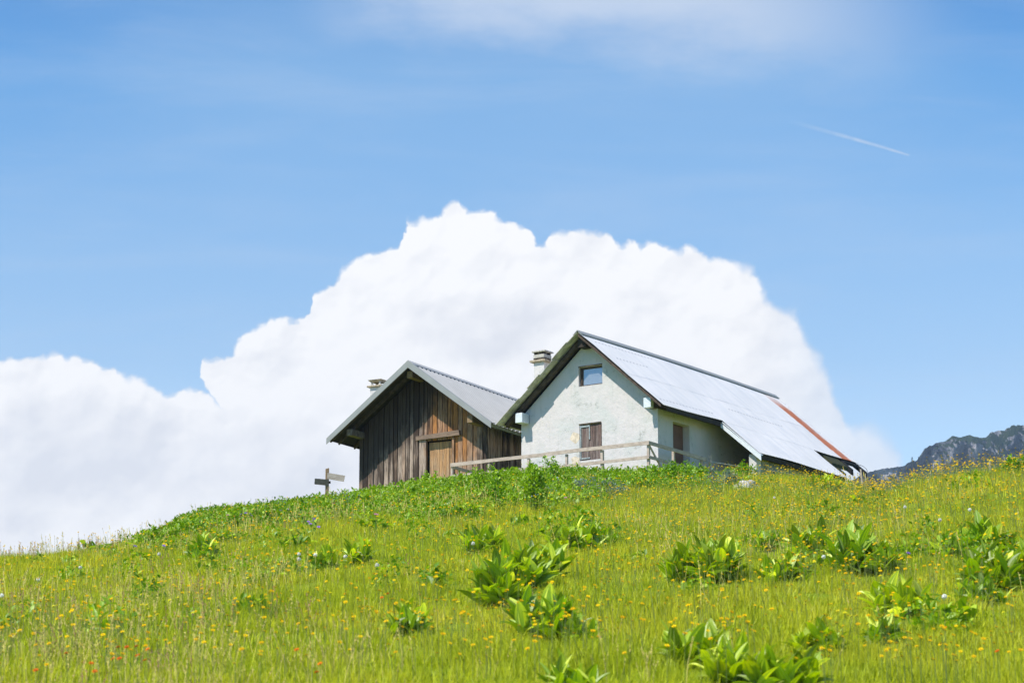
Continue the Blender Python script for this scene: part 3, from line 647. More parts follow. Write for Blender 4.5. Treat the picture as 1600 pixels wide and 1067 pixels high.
def chimney(parent, cx, cy, s, zb_, zs, kind):
    if kind == 'h2':
        m = MB(); m.box(cx-s, cx+s, cy-s, cy+s, zb_, zs); ch = m.build('chimney', M['plaster'], parent, bevel=.01)
        q = MB(); q.box(cx-s-.10, cx+s+.08, cy-s-.08, cy+s+.08, zs+.002, zs+.07); q.build('collar', M['slab'], ch, bevel=.012)
        for ax_ in (-1, 1):
            for ay_ in (-1, 1):
                q = MB(); q.box(cx+ax_*s*.78-.045, cx+ax_*s*.78+.045, cy+ay_*s*.78-.045, cy+ay_*s*.78+.045, zs+.07, zs+.13); q.build('spacer', M['dark_wood'], ch)
                q = MB(); q.box(cx+ax_*s*.74-.04, cx+ax_*s*.74+.04, cy+ay_*s*.74-.04, cy+ay_*s*.74+.04, zs+.235, zs+.30); q.build('spacer', M['dark_wood'], ch)
        q = MB(); q.box(cx-s-.01, cx+s+.01, cy-s-.01, cy+s+.01, zs+.13, zs+.235); q.box(cx-s-.04, cx+s+.06, cy-s-.05, cy+s+.05, zs+.30, zs+.345); q.build('cap', M['concrete'], ch, bevel=.01)
    else:
        m = MB(); m.box(cx-s, cx+s, cy-s, cy+s, zb_, zs); ch = m.build('chimney', M['plaster'], parent, bevel=.01)
        q = MB(); q.box(cx-s-.08, cx+s+.08, cy-s-.08, cy+s+.08, zs+.002, zs+.055); q.build('collar', M['slab'], ch, bevel=.012)
        for ax_ in (-1, 1):
            for ay_ in (-1, 1):
                q = MB(); X_, Y_ = cx+ax_*s*.75, cy+ay_*s*.75; q.tube([(X_, Y_, zs+.055), (X_, Y_, zs+.13), (X_, Y_, zs+.19)], [.055, .032, .05], 8); q.build('leg', M['concrete'], ch)
        q = MB(); a_ = s+.06; q.hexa([(cx-a_*.7, cy-a_*.7, zs+.17), (cx+a_*.7, cy-a_*.7, zs+.17), (cx+a_*.7, cy+a_*.7, zs+.17), (cx-a_*.7, cy+a_*.7, zs+.17), (cx-a_, cy-a_, zs+.235), (cx+a_, cy-a_, zs+.235), (cx+a_, cy+a_, zs+.235), (cx-a_, cy+a_, zs+.235)]); q.build('cap', M['slab'], ch)
    return ch
# chimney positions: solved on the roof from where they stand in the picture
def unp(th, O, u, v, ax, val):
    g_ = np.array([[math.cos(th), -math.sin(th), 0], [math.sin(th), math.cos(th), 0], [0, 0, 1]]); d = g_@ray(u, v); o_ = g_@(-np.array(O)); t = (val-o_[ax])/d[ax]; return o_+d*t
c2 = unp(TH2, (1.884, 72, GZ), 846, 567, 0, -1.9)
chimney(H2, -1.9, c2[1]+.05, .185, rz(1.9)-.5, float(c2[2])-.0, 'h2')
c1 = unp(TH1, (-3.151, 76, GZ), 590, 606, 0, -2.1)
chimney(H1, -2.1, c1[1]+.05, .19, 5.053-.7465*2.1-.5, float(c1[2]), 'h1')

# ------------------------------------------------------------------ wooden barn
Z1, K1 = 5.053, .7465; XW = 2.25; Y1 = .9; YB1 = 8.6
def board_wall(mb, along, x0, x1, fixed, zb, topf, holes=(), wid=(.125, .20), thick=.034, face=-1, seed=3, warm=None):
    rg = random.Random(seed); x = x0
    while x < x1-.02:
        ww = rg.uniform(*wid); xe = min(x+ww, x1); off = rg.choice((0, .014, .026))*1.0; tn = (rg.random(), rg.random(), rg.random())
        a, b = x+.009, xe-.011; m = (a+b)/2
        segs = [(zb, None)]
        for h in holes:
            if h[0] < m < h[1]: segs = [(zb, h[2])] if h[2] > zb else []; segs.append((h[3], None))
        for (z0, z1) in segs:
            if z0 is None: continue
            za = topf(a) if z1 is None else z1; zc = topf(b) if z1 is None else z1
            f0, f1 = fixed+face*off, fixed-face*thick
            if along == 'x': P = [(a, f0, z0), (b, f0, z0), (b, f1, z0), (a, f1, z0), (a, f0, za), (b, f0, zc), (b, f1, zc), (a, f1, za)]
            else: P = [(f0, a, z0), (f0, b, z0), (f1, b, z0), (f1, a, z0), (f0, a, za), (f0, b, zc), (f1, b, zc), (f1, a, za)]
            mb.hexa(P, 0, tn)
        # batten over some joints
        if rg.random() < .25 and xe < x1-.1 and not any(h[0]-.03 < xe < h[1]+.03 for h in holes):
            tn2 = (rg.random(), rg.random(), .3+.7*rg.random()); a, b = xe-.022, xe+.02; f0, f1 = fixed+face*(.021+.016), fixed+face*.0205; za, zc = topf(a), topf(b)
            if along == 'x': P = [(a, f0, zb), (b, f0, zb), (b, f1, zb), (a, f1, zb), (a, f0, za), (b, f0, zc), (b, f1, zc), (a, f1, za)]
            else: P = [(f0, a, zb), (f0, b, zb), (f1, b, zb), (f1, a, zb), (f0, a, za), (f0, b, zc), (f1, b, zc), (f1, a, za)]
            mb.hexa(P, 0, tn2)
        x = xe
top1 = lambda x: Z1-.12-K1*abs(x)
w = MB(); board_wall(w, 'x', -XW, XW, Y1, -.6, top1, holes=[(.16, 1.06, -.6, 2.70)])
board_wall(w, 'y', Y1+.03, YB1, XW, -.6, lambda y: Z1-.12-K1*XW, face=1, seed=11); board_wall(w, 'y', Y1+.03, YB1, -XW, -.6, lambda y: Z1-.12-K1*XW, face=-1, seed=12)
board_wall(w, 'x', -XW, XW, YB1, -.6, top1, face=1, seed=13)
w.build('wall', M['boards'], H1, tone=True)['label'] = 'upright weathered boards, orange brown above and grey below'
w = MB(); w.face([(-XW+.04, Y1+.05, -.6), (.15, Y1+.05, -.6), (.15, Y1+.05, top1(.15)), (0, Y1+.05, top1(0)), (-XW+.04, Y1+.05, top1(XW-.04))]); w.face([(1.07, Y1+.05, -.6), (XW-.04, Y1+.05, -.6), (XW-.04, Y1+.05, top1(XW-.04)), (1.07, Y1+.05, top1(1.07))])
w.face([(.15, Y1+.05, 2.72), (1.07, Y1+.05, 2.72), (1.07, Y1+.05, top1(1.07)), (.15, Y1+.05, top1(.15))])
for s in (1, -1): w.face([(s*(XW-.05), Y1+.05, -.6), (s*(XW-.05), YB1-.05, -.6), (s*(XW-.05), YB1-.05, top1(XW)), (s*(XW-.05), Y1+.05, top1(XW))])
w.build('dark_gap_backing', M['dark'], H1)  # black sheet behind the boards, painting the darkness seen through the gaps
dm = MB(); x = .185
while x < 1.03:
    ww = min(rng.uniform(.07, .12), 1.04-x); dm.box(x, x+ww-.006, Y1+.085+rng.uniform(-.004, .004), Y1+.13, -.5, 2.66, 0, (rng.random(), .35+.6*rng.random(), rng.random()*.45)); x += ww
dd = dm.build('door', M['door_boards'], H1, tone=True); dd['label'] = 'plank door half sunk behind the grass'
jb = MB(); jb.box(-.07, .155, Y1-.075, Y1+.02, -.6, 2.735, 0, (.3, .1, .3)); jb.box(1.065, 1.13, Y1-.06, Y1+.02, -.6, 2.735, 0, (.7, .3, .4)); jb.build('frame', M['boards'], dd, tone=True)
lb = MB(); lb.hexa([(-.17, Y1-.13, 2.735), (1.36, Y1-.13, 2.775), (1.36, Y1-.03, 2.775), (-.17, Y1-.03, 2.735), (-.17, Y1-.13, 2.865), (1.33, Y1-.13, 2.93), (1.33, Y1-.03, 2.93), (-.17, Y1-.03, 2.865)]); lb.build('lintel', m_wood('lintel_wood', (.27, .19, .14), (.14, .10, .08), (1.2, 9, 9)), dd)
# roof: trapezoidal sheets
def trap(y): 
    t = (y % .25)/.25; return .03*(1 if .35 < t < .6 else (t-.25)/.1 if .25 < t <= .35 else (.7-t)/.1 if .6 <= t < .7 else 0)
r = MB(); ys = sorted({round(i*.25+f*.25, 4) for i in range(36) for f in (0, .25, .35, .6, .7) if i*.25+f*.25 < 8.9} | {8.9})
for s in (1, -1):
    base = len(r.v)
    for x in (0.01, 1.0, 2.0, 2.872):
        for y in ys: r.v.append((s*x, y, Z1-K1*x+trap(y)-.03))
    m = len(ys)
    for k in range(3):
        for j in range(m-1):
            q = (base+k*m+j, base+(k+1)*m+j, base+(k+1)*m+j+1, base+k*m+j+1); r.f.append(q if s > 0 else q[::-1]); r.mi.append(0); r.tone.append((.5, .5, .5))
ro = r.build('roof', M['grey_metal'], H1); so = ro.modifiers.new('t', 'SOLIDIFY'); so.thickness = .008; so.offset = -1
q = MB(); zc = MB()
for s in (1, -1):
    za = Z1+.02; q.hexa([(0, -.012, za-.012), (s*.17, -.012, za-.17*K1-.012), (s*.17, 8.92, za-.17*K1-.012), (0, 8.92, za-.012), (0, -.012, za), (s*.17, -.012, za-.17*K1), (s*.17, 8.92, za-.17*K1), (0, 8.92, za)])
q.build('ridge_cap', M['grey_metal'], H1)
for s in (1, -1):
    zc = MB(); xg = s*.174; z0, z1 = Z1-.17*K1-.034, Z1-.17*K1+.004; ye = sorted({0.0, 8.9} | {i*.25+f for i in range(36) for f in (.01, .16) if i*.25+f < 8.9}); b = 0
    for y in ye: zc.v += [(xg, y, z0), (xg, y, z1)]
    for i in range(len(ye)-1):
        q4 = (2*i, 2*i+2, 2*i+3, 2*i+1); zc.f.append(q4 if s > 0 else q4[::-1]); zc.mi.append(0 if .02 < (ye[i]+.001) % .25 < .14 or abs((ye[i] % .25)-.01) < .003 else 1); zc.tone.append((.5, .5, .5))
    zc.build('ridge_gap_strip', [M['dark'], M['grey_metal']], H1)  # black faces paint the dark openings under the ridge cap
q = MB()
for s in (1, -1):
    za, zb_ = Z1+.012, Z1-K1*2.885+.012; dep_ = .225
    q.hexa([(0, -.02, za-dep_), (s*2.885, -.02, zb_-dep_*.82), (s*2.885, .0, zb_-dep_*.82), (0, .0, za-dep_), (0, -.02, za), (s*2.885, -.02, zb_), (s*2.885, .0, zb_), (0, .0, za)])
    q.hexa([(0, .001, za-.004), (s*2.885, .001, zb_-.004), (s*2.885, .10, zb_-.004), (0, .10, za-.004), (0, .001, za), (s*2.885, .001, zb_), (s*2.885, .10, zb_), (0, .10, za)])
q.build('fascia', M['flash'], H1)
q = MB()
for s in (1, -1):
    za, zb_ = Z1-.045, Z1-K1*2.80-.045
    q.hexa([(0, .02, za-.03), (s*2.80, .02, zb_-.03), (s*2.80, 8.8, zb_-.03), (0, 8.8, za-.03), (0, .02, za), (s*2.80, .02, zb_), (s*2.80, 8.8, zb_), (0, 8.8, za)])
q.build('roof_deck', M['dark_wood'], H1)
for s in (1, -1):
    for y in (.03, .5, 1.4, 2.4, 3.4, 4.4):
        q = MB(); za, zb_ = Z1-.077, Z1-K1*2.78-.077
        q.hexa([(0, y, za-.12), (s*2.78, y, zb_-.12), (s*2.78, y+.07, zb_-.12), (0, y+.07, za-.12), (0, y, za), (s*2.78, y, zb_), (s*2.78, y+.07, zb_), (0, y+.07, za)]); q.build('rafter', M['brown_wood'], H1)
q = MB(); zc_ = Z1-K1*2.80; q.box(2.802, 2.835, .02, 8.8, zc_-.17, zc_-.03); q.build('eave_board', M['green_board'], H1)
q = MB(); q.box(-2.835, -2.802, .02, 8.8, zc_-.12, zc_-.03); q.build('eave_board', M['dark_wood'], H1)
for (cx, cz, wd, ht, m_) in ((-.05, 4.67, .20, .21, 'beam_end'), (-2.18, 3.07, .21, .20, 'beam'), (2.05, 3.10, .19, .21, 'beam_end')):
    q = MB(); q.box(cx-wd/2, cx+wd/2, .18, Y1+.3, cz-ht/2, cz+ht/2); q.build('purlin', M[m_], H1, bevel=.012)

# ------------------------------------------------------------------ railing fence in front of the white house
OF = (1.884, 72, GZ)
FE = empty('railing_fence', OF, -TH2, label='pale wooden rail fence in front of the two buildings', cat='fence')
FX0, FX1, FY = -3.834, 2.919, -.9
def rail(a, b, w, h, name='rail'):
    a, b = Vector(a), Vector(b); n_ = max(2, int((b-a).length/1.1)); d = (b-a).normalized(); sd = d.cross(Vector((0, 0, 1))).normalized(); m = MB(); L_ = []
    for i in range(n_+1):
        p = a.lerp(b, i/n_)+(Vector((0, 0, rng.uniform(-.014, .014)))+sd*rng.uniform(-.006, .006) if 0 < i < n_ else Vector((0, 0, 0))); hh = h*rng.uniform(.9, 1.08)
        for (i1, j1) in ((-1, -1), (1, -1), (1, 1), (-1, 1)): m.v.append(tuple(p+sd*(w/2*i1)+Vector((0, 0, hh/2*j1))))
    for i in range(n_):
        for k in range(4): m.f.append((4*i+k, 4*i+(k+1) % 4, 4*i+4+(k+1) % 4, 4*i+4+k)); m.mi.append(0); m.tone.append((.5,)*3)
    m.f += [(3, 2, 1, 0), tuple(4*n_+k for k in range(4))]; m.mi += [0, 0]; m.tone += [(.5,)*3]*2
    return m.build(name, M['pale_wood'], FE)
rail((FX0, FY, 1.415), (-.545, FY, 1.405), .035, .105, 'top_rail'); rail((-.55, FY-.03, 1.405), (FX1+.02, FY-.03, 1.398), .035, .10, 'top_rail')
rail((FX1+.01, FY-.045, 1.398), (FX1+.01, 2.2, 1.36), .035, .10, 'top_rail')
rail((FX0, FY, 1.085), (-.6, FY, 1.05), .03, .085, 'lower_rail'); rail((-.6, FY-.03, .99), (FX1+.02, FY-.03, .998), .03, .085, 'lower_rail'); rail((FX1+.01, FY, 1.0), (FX1+.01, 2.15, .96), .03, .085, 'lower_rail')
rail((FX0+.06, FY+.03, 1.36), (FX0+.06, 1.6, 1.30), .03, .09, 'top_rail')
rail((FX1-.03, FY+.05, 1.35), (FX1-.03, FY+1.0, .50), .035, .06, 'brace')
for (x, y, z1, s_) in ((FX0+.03, FY+.04, 1.37, .07), (-2.5, FY+.045, 1.35, .07), (-1.12, FY+.045, 1.35, .08), (.175, FY+.045, 1.35, .075), (1.36, FY+.045, 1.35, .09), (2.87, FY+.05, 1.35, .08), (FX1-.06, .50, 1.40, .08), (FX1-.06, 2.05, 1.45, .07), (FX1+.10, 2.28, 1.50, .085)):
    m = MB(); m.hexa([(x-s_/2, y-s_/2, .1), (x+s_/2, y-s_/2, .1), (x+s_/2, y+s_/2, .1), (x-s_/2, y+s_/2, .1), (x-s_*.45, y-s_*.45, z1), (x+s_*.45, y-s_*.45, z1), (x+s_*.45, y+s_*.45, z1+.01), (x-s_*.45, y+s_*.45, z1)]); m.build('post', M['pale_wood'], FE, bevel=.008)
wr = MB(); pts = [(FX1+.12, 2.25, 1.30), (FX1+.6, 3.2, 1.245), (FX1+1.15, 4.4, 1.21), (FX1+1.3, 5.2, 1.20), (FX1+1.5, 6.6, 1.16)]
wr.tube(pts, .008, 5); wo_ = wr.build('fence_wire', M['wire'], None); wo_.location = OF; wo_.rotation_euler = (0, 0, -TH2); tag(wo_, 'thin pale wire stretched from the end fence post along the low roof', 'wire')

# ------------------------------------------------------------------ signpost
d_ = 73.0; r = ray(511, 778); sx_, sy_ = d_*r[0]/r[1], d_; sz_ = tz(sx_, sy_); ztop = d_*ray(510.5, 731)[2]/ray(510.5, 731)[1]
SG = empty('signpost', (sx_, sy_, sz_), 0, label='wooden signpost with two finger boards pointing opposite ways on the brow left of the barn', cat='signpost')
h_ = ztop-sz_; m = MB(); m.hexa([(-.05, -.045, -.4), (.05, -.045, -.4), (.05, .045, -.4), (-.05, .045, -.4), (-.055, -.045, h_-.03), (.045, -.045, h_), (.045, .045, h_), (-.055, .045, h_-.03)]); m.build('post', M['beam_end'], SG, bevel=.012)
px = d_/F
def sgn(uu, vv): return ((uu-511)*px, h_-(vv-731)*px*1.02)
a, b = sgn(513, 744.5), sgn(539, 748.5)
m = MB(); bx = lambda P, y0, y1: m.hexa([(P[0][0], y0, P[0][1]), (P[1][0], y0-.06, P[1][1]), (P[1][0], y1-.06, P[1][1]), (P[0][0], y1, P[0][1]), (P[3][0], y0, P[3][1]), (P[2][0], y0-.06, P[2][1]), (P[2][0], y1-.06, P[2][1]), (P[3][0], y1, P[3][1])])
bx([sgn(511, 748.5), sgn(537.5, 753.5), sgn(539.5, 744), sgn(511, 739)], -.075, -.05); m.build('finger_board', m_wood('grey_board', (.40, .35, .30), (.26, .22, .19), (2, 9, 9)), SG)['label'] = 'pale grey finger board pointing right'
m = MB(); bx([sgn(491.5, 758), sgn(511, 759), sgn(511, 749.5), sgn(492, 749)], -.002, .035) if False else m.hexa([(sgn(491.5, 758)[0], -.20, sgn(0, 758)[1]), (sgn(513, 759)[0], -.05, sgn(0, 759)[1]), (sgn(513, 759)[0], -.025, sgn(0, 759)[1]), (sgn(491.5, 758)[0], -.175, sgn(0, 758)[1]), (sgn(492, 749)[0], -.20, sgn(0, 749)[1]), (sgn(513, 749.5)[0], -.05, sgn(0, 749.5)[1]), (sgn(513, 749.5)[0], -.025, sgn(0, 749.5)[1]), (sgn(492, 749)[0], -.175, sgn(0, 749)[1])])
m.build('finger_board', m_wood('dark_board', (.13, .12, .10), (.08, .075, .065), (2, 9, 9)), SG)['label'] = 'dark finger board pointing left'
for vv in (753.5, 774.5):
    m = MB(); zz = sgn(0, vv)[1]; m.tube([(.045, 0, zz), (.095, 0, zz)], .038, 10); m.build('bolt', M['dark_wood'], SG)

# pale stakes and a stone
def stake(name, u, v0, v1, d, label, lean):
    r = ray(u, v0); x, y = d*r[0]/r[1], d; z = tz(x, y); zt_ = d*ray(u, v1)[2]/ray(u, v1)[1]
    m = MB(); h = max(zt_-z, .3); m.tube([(0, 0, -.2), (lean*.5, 0, h*.55), (lean, 0, h)], [.03, .026, .02], 6)
    if lean: m.tube([(.03, .02, -.2), (.05, .02, h*.5), (-lean*1.2, .02, h*.86)], [.016, .013, .009], 6)
    o = m.build(name, M['pale_wood']); o.location = (x, y, z); tag(o, label, 'stake'); return o
stake('forked_stake', 1349, 757, 733, 58, 'thin pale forked stake beside the far end of the white house', -.05)
stake('short_stake', 1547.5, 735, 720, 40.5, 'short pale stake in the flowers on the right ridge', 0)
x, y, z = hit(1168, 768); m = MB(); rk = random.Random(2)
import bmesh
bm = bmesh.new(); bmesh.ops.create_icosphere(bm, subdivisions=4, radius=1)
for vv in bm.verts:
    k_ = 1+.35*mnoise.noise(vv.co*1.6+Vector((3, 1, 7)))+.12*mnoise.noise(vv.co*5); vv.co = Vector((vv.co.x*.26, vv.co.y*.2, vv.co.z*.16))*k_
me = bpy.data.meshes.new('boulder'); bm.to_mesh(me); me.materials.append(M['rock']); o = bpy.data.objects.new('boulder', me); C.objects.link(o); o.location = (x, y, z+.06); tag(o, 'small pale stone half hidden in the grass below the low roof', 'stone')

# far conifers on the mountain shoulder
def conifer(u, v, px_h, label, seed):
    rg = random.Random(seed); D_ = DM-30; r = ray(u, v); x, z = D_*r[0]/r[1], D_*r[2]/r[1]; h = px_h*D_/F
    t = empty('conifer', (x, D_, z-3), 0, label=label, cat='conifer', group='conifers on the mountain shoulder')
    m = MB(); m.tube([(0, 0, 0), (0, 0, h*.9+3)], [h*.035, h*.01], 6); m.build('trunk', M['bark'], t)
    m = MB(); hh = h+3
    for k in range(900):
        f = rg.random()**.8; zz = 3+h*(.08+.92*f); rad = h*.34*(1-f)**.8*(.75+.35*math.sin(f*40)); a = rg.uniform(0, 6.28); q = rad*rg.uniform(.35, 1)
        p = Vector((math.cos(a)*q, math.sin(a)*q, zz-q*.35)); s = h*.05*rg.uniform(.6, 1.3); d1 = Vector((math.cos(a), math.sin(a), -.4))*s; d2 = Vector((-math.sin(a), math.cos(a), rg.uniform(-.3, .3)))*s*.5
        m.face([p-d2, p+d1, p+d2])
    m.build('crown', M['conifer'], t)
conifer(1345, 752, 17, 'small dark conifer just right of the house roof end', 1)
conifer(1336, 752, 9, 'tiny dark conifer against the house roof end', 2)
conifer(1425.5, 725, 12, 'taller dark conifer on the shoulder left of the cliff', 3)
conifer(1435.5, 722, 9, 'smaller dark conifer close against the left edge of the cliff', 4)

# ------------------------------------------------------------------ plants
def leafblade(mb, base, az, elev, L, Wd, droop, rg, mi=0, fold=.25, nseg=6, pleat=.0, roll=None):
    d = Vector((math.cos(az)*math.cos(elev), math.sin(az)*math.cos(elev), math.sin(elev))); p = Vector(base); sd0 = Vector((-math.sin(az), math.cos(az), 0))
    roll = rg.uniform(-.5, .5) if roll is None else roll
    b0 = len(mb.v); cross = (-1, -.66, -.33, 0, .33, .66, 1) if pleat else (-1, 0, 1); e = elev
    for i in range(nseg+1):
        t = i/nseg; wd = Wd*(math.sin(math.pi*min(1, t**.75*.97+.02))**.85)*.5+.002
        dd_ = Vector((math.cos(az)*math.cos(e), math.sin(az)*math.cos(e), math.sin(e))); nrm = sd0.cross(dd_)*-1
        sd = (sd0*math.cos(roll)+nrm*math.sin(roll)).normalized(); up = dd_.cross(sd)
        for j, c in enumerate(cross):
            mb.v.append(tuple(p+sd*c*wd+up*(abs(c)**1.3*wd*fold*1.2+(pleat*wd*(.5 if j % 2 else -.5)))))
        e -= droop/nseg*(.4+1.2*t); p = p+dd_*(L/nseg)
    m = len(cross)
    for i in range(nseg):
        for j in range(m-1): mb.f.append((b0+i*m+j, b0+i*m+j+1, b0+(i+1)*m+j+1, b0+(i+1)*m+j)); mb.mi.append(mi); mb.tone.append((.5, .5, .5))

def join(m, st):
    b = len(m.v); m.v += st.v; m.f += [tuple(i+b for i in f) for f in st.f]; m.mi += [1]*len(st.f); m.tone += st.tone

def broad_plant(u, v, w_px, h_px, label, seed, dens=1.0, group='broad-leaved plants in the meadow', vis=.78):
    """clump of broad pleated leaves; u,v = foot of the clump in the picture"""
    rg = random.Random(seed); x, y, z = hit(u, v+h_px*.12); s = y/F; wdt = w_px*s; ht = h_px*s*1.42
    m = MB(); st = MB(); L0 = min(.30, max(.18, ht*.55)); ns = max(6, int(wdt*ht*34*dens)+int(dens*5)); ns = min(ns, 60)
    for k in range(ns):
        ox = rg.uniform(-.5, .5)*wdt*.82; oy = rg.uniform(-.5, .5)*min(wdt, .9)*.8; gz = tz(x+ox, y+oy)-z
        hh = max(.03, (ht-L0*.85)*rg.uniform(.25, 1.0)*(1-abs(ox/wdt)*.7)); lean = Vector((ox*.25+rg.uniform(-.05, .05), rg.uniform(-.06, .06), 0))
        top = Vector((ox, oy, gz+hh))+lean*hh*2
        st.tube([(ox, oy, gz-.05), tuple(top)], [.011, .007], 5)
        a0 = rg.uniform(0, 6.28); nl = rg.randint(5, 8)
        for q in range(nl):
            f = q/max(1, nl-1); a = a0+q*2.5+rg.uniform(-.4, .4); e = R_(rg.uniform(22, 45)+f*38); L = L0*rg.uniform(.75, 1.15)*(1-.12*f)
            bz = gz+hh*(.15+.85*f); bp = Vector((ox, oy, bz))+lean*(bz-gz)*2
            leafblade(m, bp, a, e, L, L*rg.uniform(.30, .48), rg.uniform(.2, 1.5)*(1.1-.5*f), rg, fold=rg.uniform(.1, .45), nseg=7, pleat=.16)
    join(m, st); o = m.build('broad_leaved_plant', [M['leaf'], M['stem']]); o.location = (x, y, z); tag(o, label, 'plant', group); return (x, y, wdt)
PL = [
 (751, 862, 58, 46, 'broad-leaved plant with an arching leaf at the top left of the big central patch'),
 (768, 940, 52, 74, 'tall narrow broad-leaved clump at the left edge of the big central patch'),
 (812, 912, 70, 62, 'dense broad-leaved clump in the middle of the big central patch'),
 (850, 900, 56, 54, 'broad-leaved clump with yellowish leaf tips, right side of the big central patch'),
 (800, 942, 44, 34, 'low broad-leaved plant at the foot of the big central patch'),
 (882, 862, 50, 42, 'upper broad-leaved clump right of the central patch, left part of a long row'),
 (912, 858, 50, 44, 'dark green broad-leaved clump in the middle of the long upper row'),
 (944, 856, 34, 30, 'short broad-leaved plant at the right tip of the long upper row'),
 (850, 992, 84, 70, 'wide broad-leaved clump below the central patch'),
 (908, 1000, 62, 40, 'low broad-leaved plant with flopping leaves, right of the wide clump below centre'),
 (880, 1085, 120, 54, 'broad-leaved clump cut by the bottom edge of the picture'),
 (1075, 905, 60, 62, 'dark broad-leaved clump with a big pale leaf, left half of the round patch'),
 (1120, 904, 78, 62, 'broad-leaved clump, right half of the round patch under the low roof'),
 (1200, 858, 42, 32, 'small broad-leaved plant between the round patch and the tall right-hand clump'),
 (1228, 908, 78, 44, 'low spreading broad-leaved clump left of the tallest right-hand clump'),
 (1262, 866, 52, 50, 'broad-leaved clump with pointed pale leaves, upper left of the tallest clump'),
 (1340, 892, 74, 76, 'tallest broad-leaved clump, with large upright dark leaves, right of the house end'),
 (1388, 892, 46, 50, 'broad-leaved plant with rounded dark leaves at the right foot of the tallest clump'),
 (1432, 868, 50, 20, 'flat row of small broad leaves next to the purple flower'),
 (1398, 958, 100, 54, 'broad-leaved clump standing alone below the tallest clump'),
 (1382, 1002, 56, 44, 'yellowish rosette plant just below the lone right-hand clump'),
 (1494, 868, 60, 48, 'broad-leaved clump with slender leaves, upper left of the patch at the right edge'),
 (1530, 866, 54, 56, 'tall broad-leaved clump, upper middle of the patch at the right edge'),
 (1548, 912, 66, 66, 'broad-leaved clump with one big upright leaf in the patch at the right edge'),
 (1538, 942, 80, 42, 'yellow-green broad-leaved plants at the foot of the patch at the right edge'),
 (1590, 905, 60, 64, 'dark broad-leaved clump cut by the right edge of the picture'),
 (1575, 862, 44, 30, 'small broad-leaved plant high in the patch at the right edge'),
 (1090, 1036, 88, 66, 'large dark broad-leaved clump near the bottom, with an arching leaf to its left'),
 (1150, 1062, 90, 66, 'leafy broad-leaved clump at the bottom, middle of the large lower patch'),
 (1222, 1078, 100, 74, 'yellow-green broad-leaved clump at the bottom, right part of the large lower patch'),
 (1272, 1018, 78, 50, 'broad-leaved clump with one pale grey-green leaf, upper right of the large lower patch'),
 (636, 990, 62, 46, 'small open broad-leaved plant standing alone left of the centre of the meadow'),
 (508, 890, 42, 38, 'thin-leaved broad plant in the left meadow, left one of two'),
 (567, 882, 42, 40, 'plant with a pointed upright leaf in the left meadow, right one of two'),
 (314, 872, 40, 36, 'broad-leaved plant at the foot of the lush bank on the left'),
 (1290, 768, 52, 30, 'broad-leaved plant with flopping pale leaves below the far end of the low roof'),
]
plant_xy = [broad_plant(u, v, w_, h_, lab, 100+i, 1.15) for i, (u, v, w_, h_, lab) in enumerate(PL)]

def bush(u, v, w_px, h_px, label, seed, lf=.055, n=None, d=None, mt='bush'):
    rg = random.Random(seed)
    if d is None: x, y, z = hit(u, v)
    else: r = ray(u, v); x, y = d*r[0]/r[1], d; z = tz(x, y)
    s = y/F; w_, h_ = w_px*s, h_px*s*1.1; m = MB(); st = MB(); nl = n or int(900*max(.3, w_*h_*1.6)); nst = max(5, int(w_*9))
    tips = []
    for k in range(nst):
        ox = rg.uniform(-.5, .5)*w_*.8; oy = rg.uniform(-.4, .4)*min(w_, 1.1); gz = tz(x+ox, y+oy)-z
        hh = h_*rg.uniform(.55, 1.0)*(1-.45*abs(ox/w_)*2*.8); lx = ox*1.2+rg.uniform(-.12, .12); ly = oy*1.2+rg.uniform(-.1, .1)
        st.tube([(ox, oy, gz-.05), ((ox+lx)/2, (oy+ly)/2, gz+hh*.55), (lx, ly, gz+hh*.97)], [.012, .008, .004], 4); tips.append((Vector((ox, oy, gz)), Vector((lx, ly, gz+hh))))
    for k in range(nl):
        a_, b_ = rg.choice(tips); t = rg.random()**.55; p = a_.lerp(b_, t); rad = (.05+.13*math.sin(math.pi*min(.95, t)))*max(.6, min(1.6, w_)); an = rg.uniform(0, 6.28); q = rad*rg.random()**.5
        p = p+Vector((math.cos(an)*q, math.sin(an)*q, rg.uniform(-.05, .06)))
        L = lf*rg.uniform(.7, 1.5); leafblade(m, p, rg.uniform(0, 6.28), R_(rg.uniform(-15, 65)), L, L*rg.uniform(.42, .62), rg.uniform(0, .9), rg, fold=rg.uniform(0, .4), nseg=3)
    join(m, st); o = m.build('leafy_bush', [M[mt], M['stem']]); o.location = (x, y, z); tag(o, label, 'bush', 'leafy bushes on the bank')
BU = [
 (668, 764, 46, 32, 'small leafy bush sticking up in front of the barn door', 66),
 (760, 772, 70, 46, 'leafy bush at the left foot of the fence', None), (806, 800, 86, 88, 'largest leafy bush, under the middle of the fence', None),
 (846, 758, 60, 46, 'leafy bush hiding the fence foot at the corner of the white wall', None), (720, 775, 60, 24, 'low leafy bush right of the barn door', None),
 (905, 742, 60, 20, 'low leafy bush under the plank shutter', None), (1008, 752, 50, 26, 'leafy bush below the fence corner', None), (1062, 760, 72, 42, 'leafy bush below the brown side door', None),
 (1160, 742, 56, 24, 'leafy bush in front of the dark lean-to', None), (535, 782, 44, 18, 'small bush between the signpost and the barn corner', None),
 (612, 778, 50, 22, 'low leafy bush under the left part of the barn wall', None), (240, 856, 46, 26, 'leafy bush on the left skyline where the bank begins', None),
 (300, 830, 40, 26, 'yellow-green leafy bush low on the left bank', None), (365, 832, 50, 34, 'leafy bush with reddish neighbours on the left bank', None), (430, 826, 50, 34, 'leafy bush in the middle of the left bank', None),
 (475, 820, 40, 30, 'leafy bush near the purple flowers on the left bank', None), (1592, 738, 34, 30, 'dark leafy bush on the skyline at the right edge', None),
]
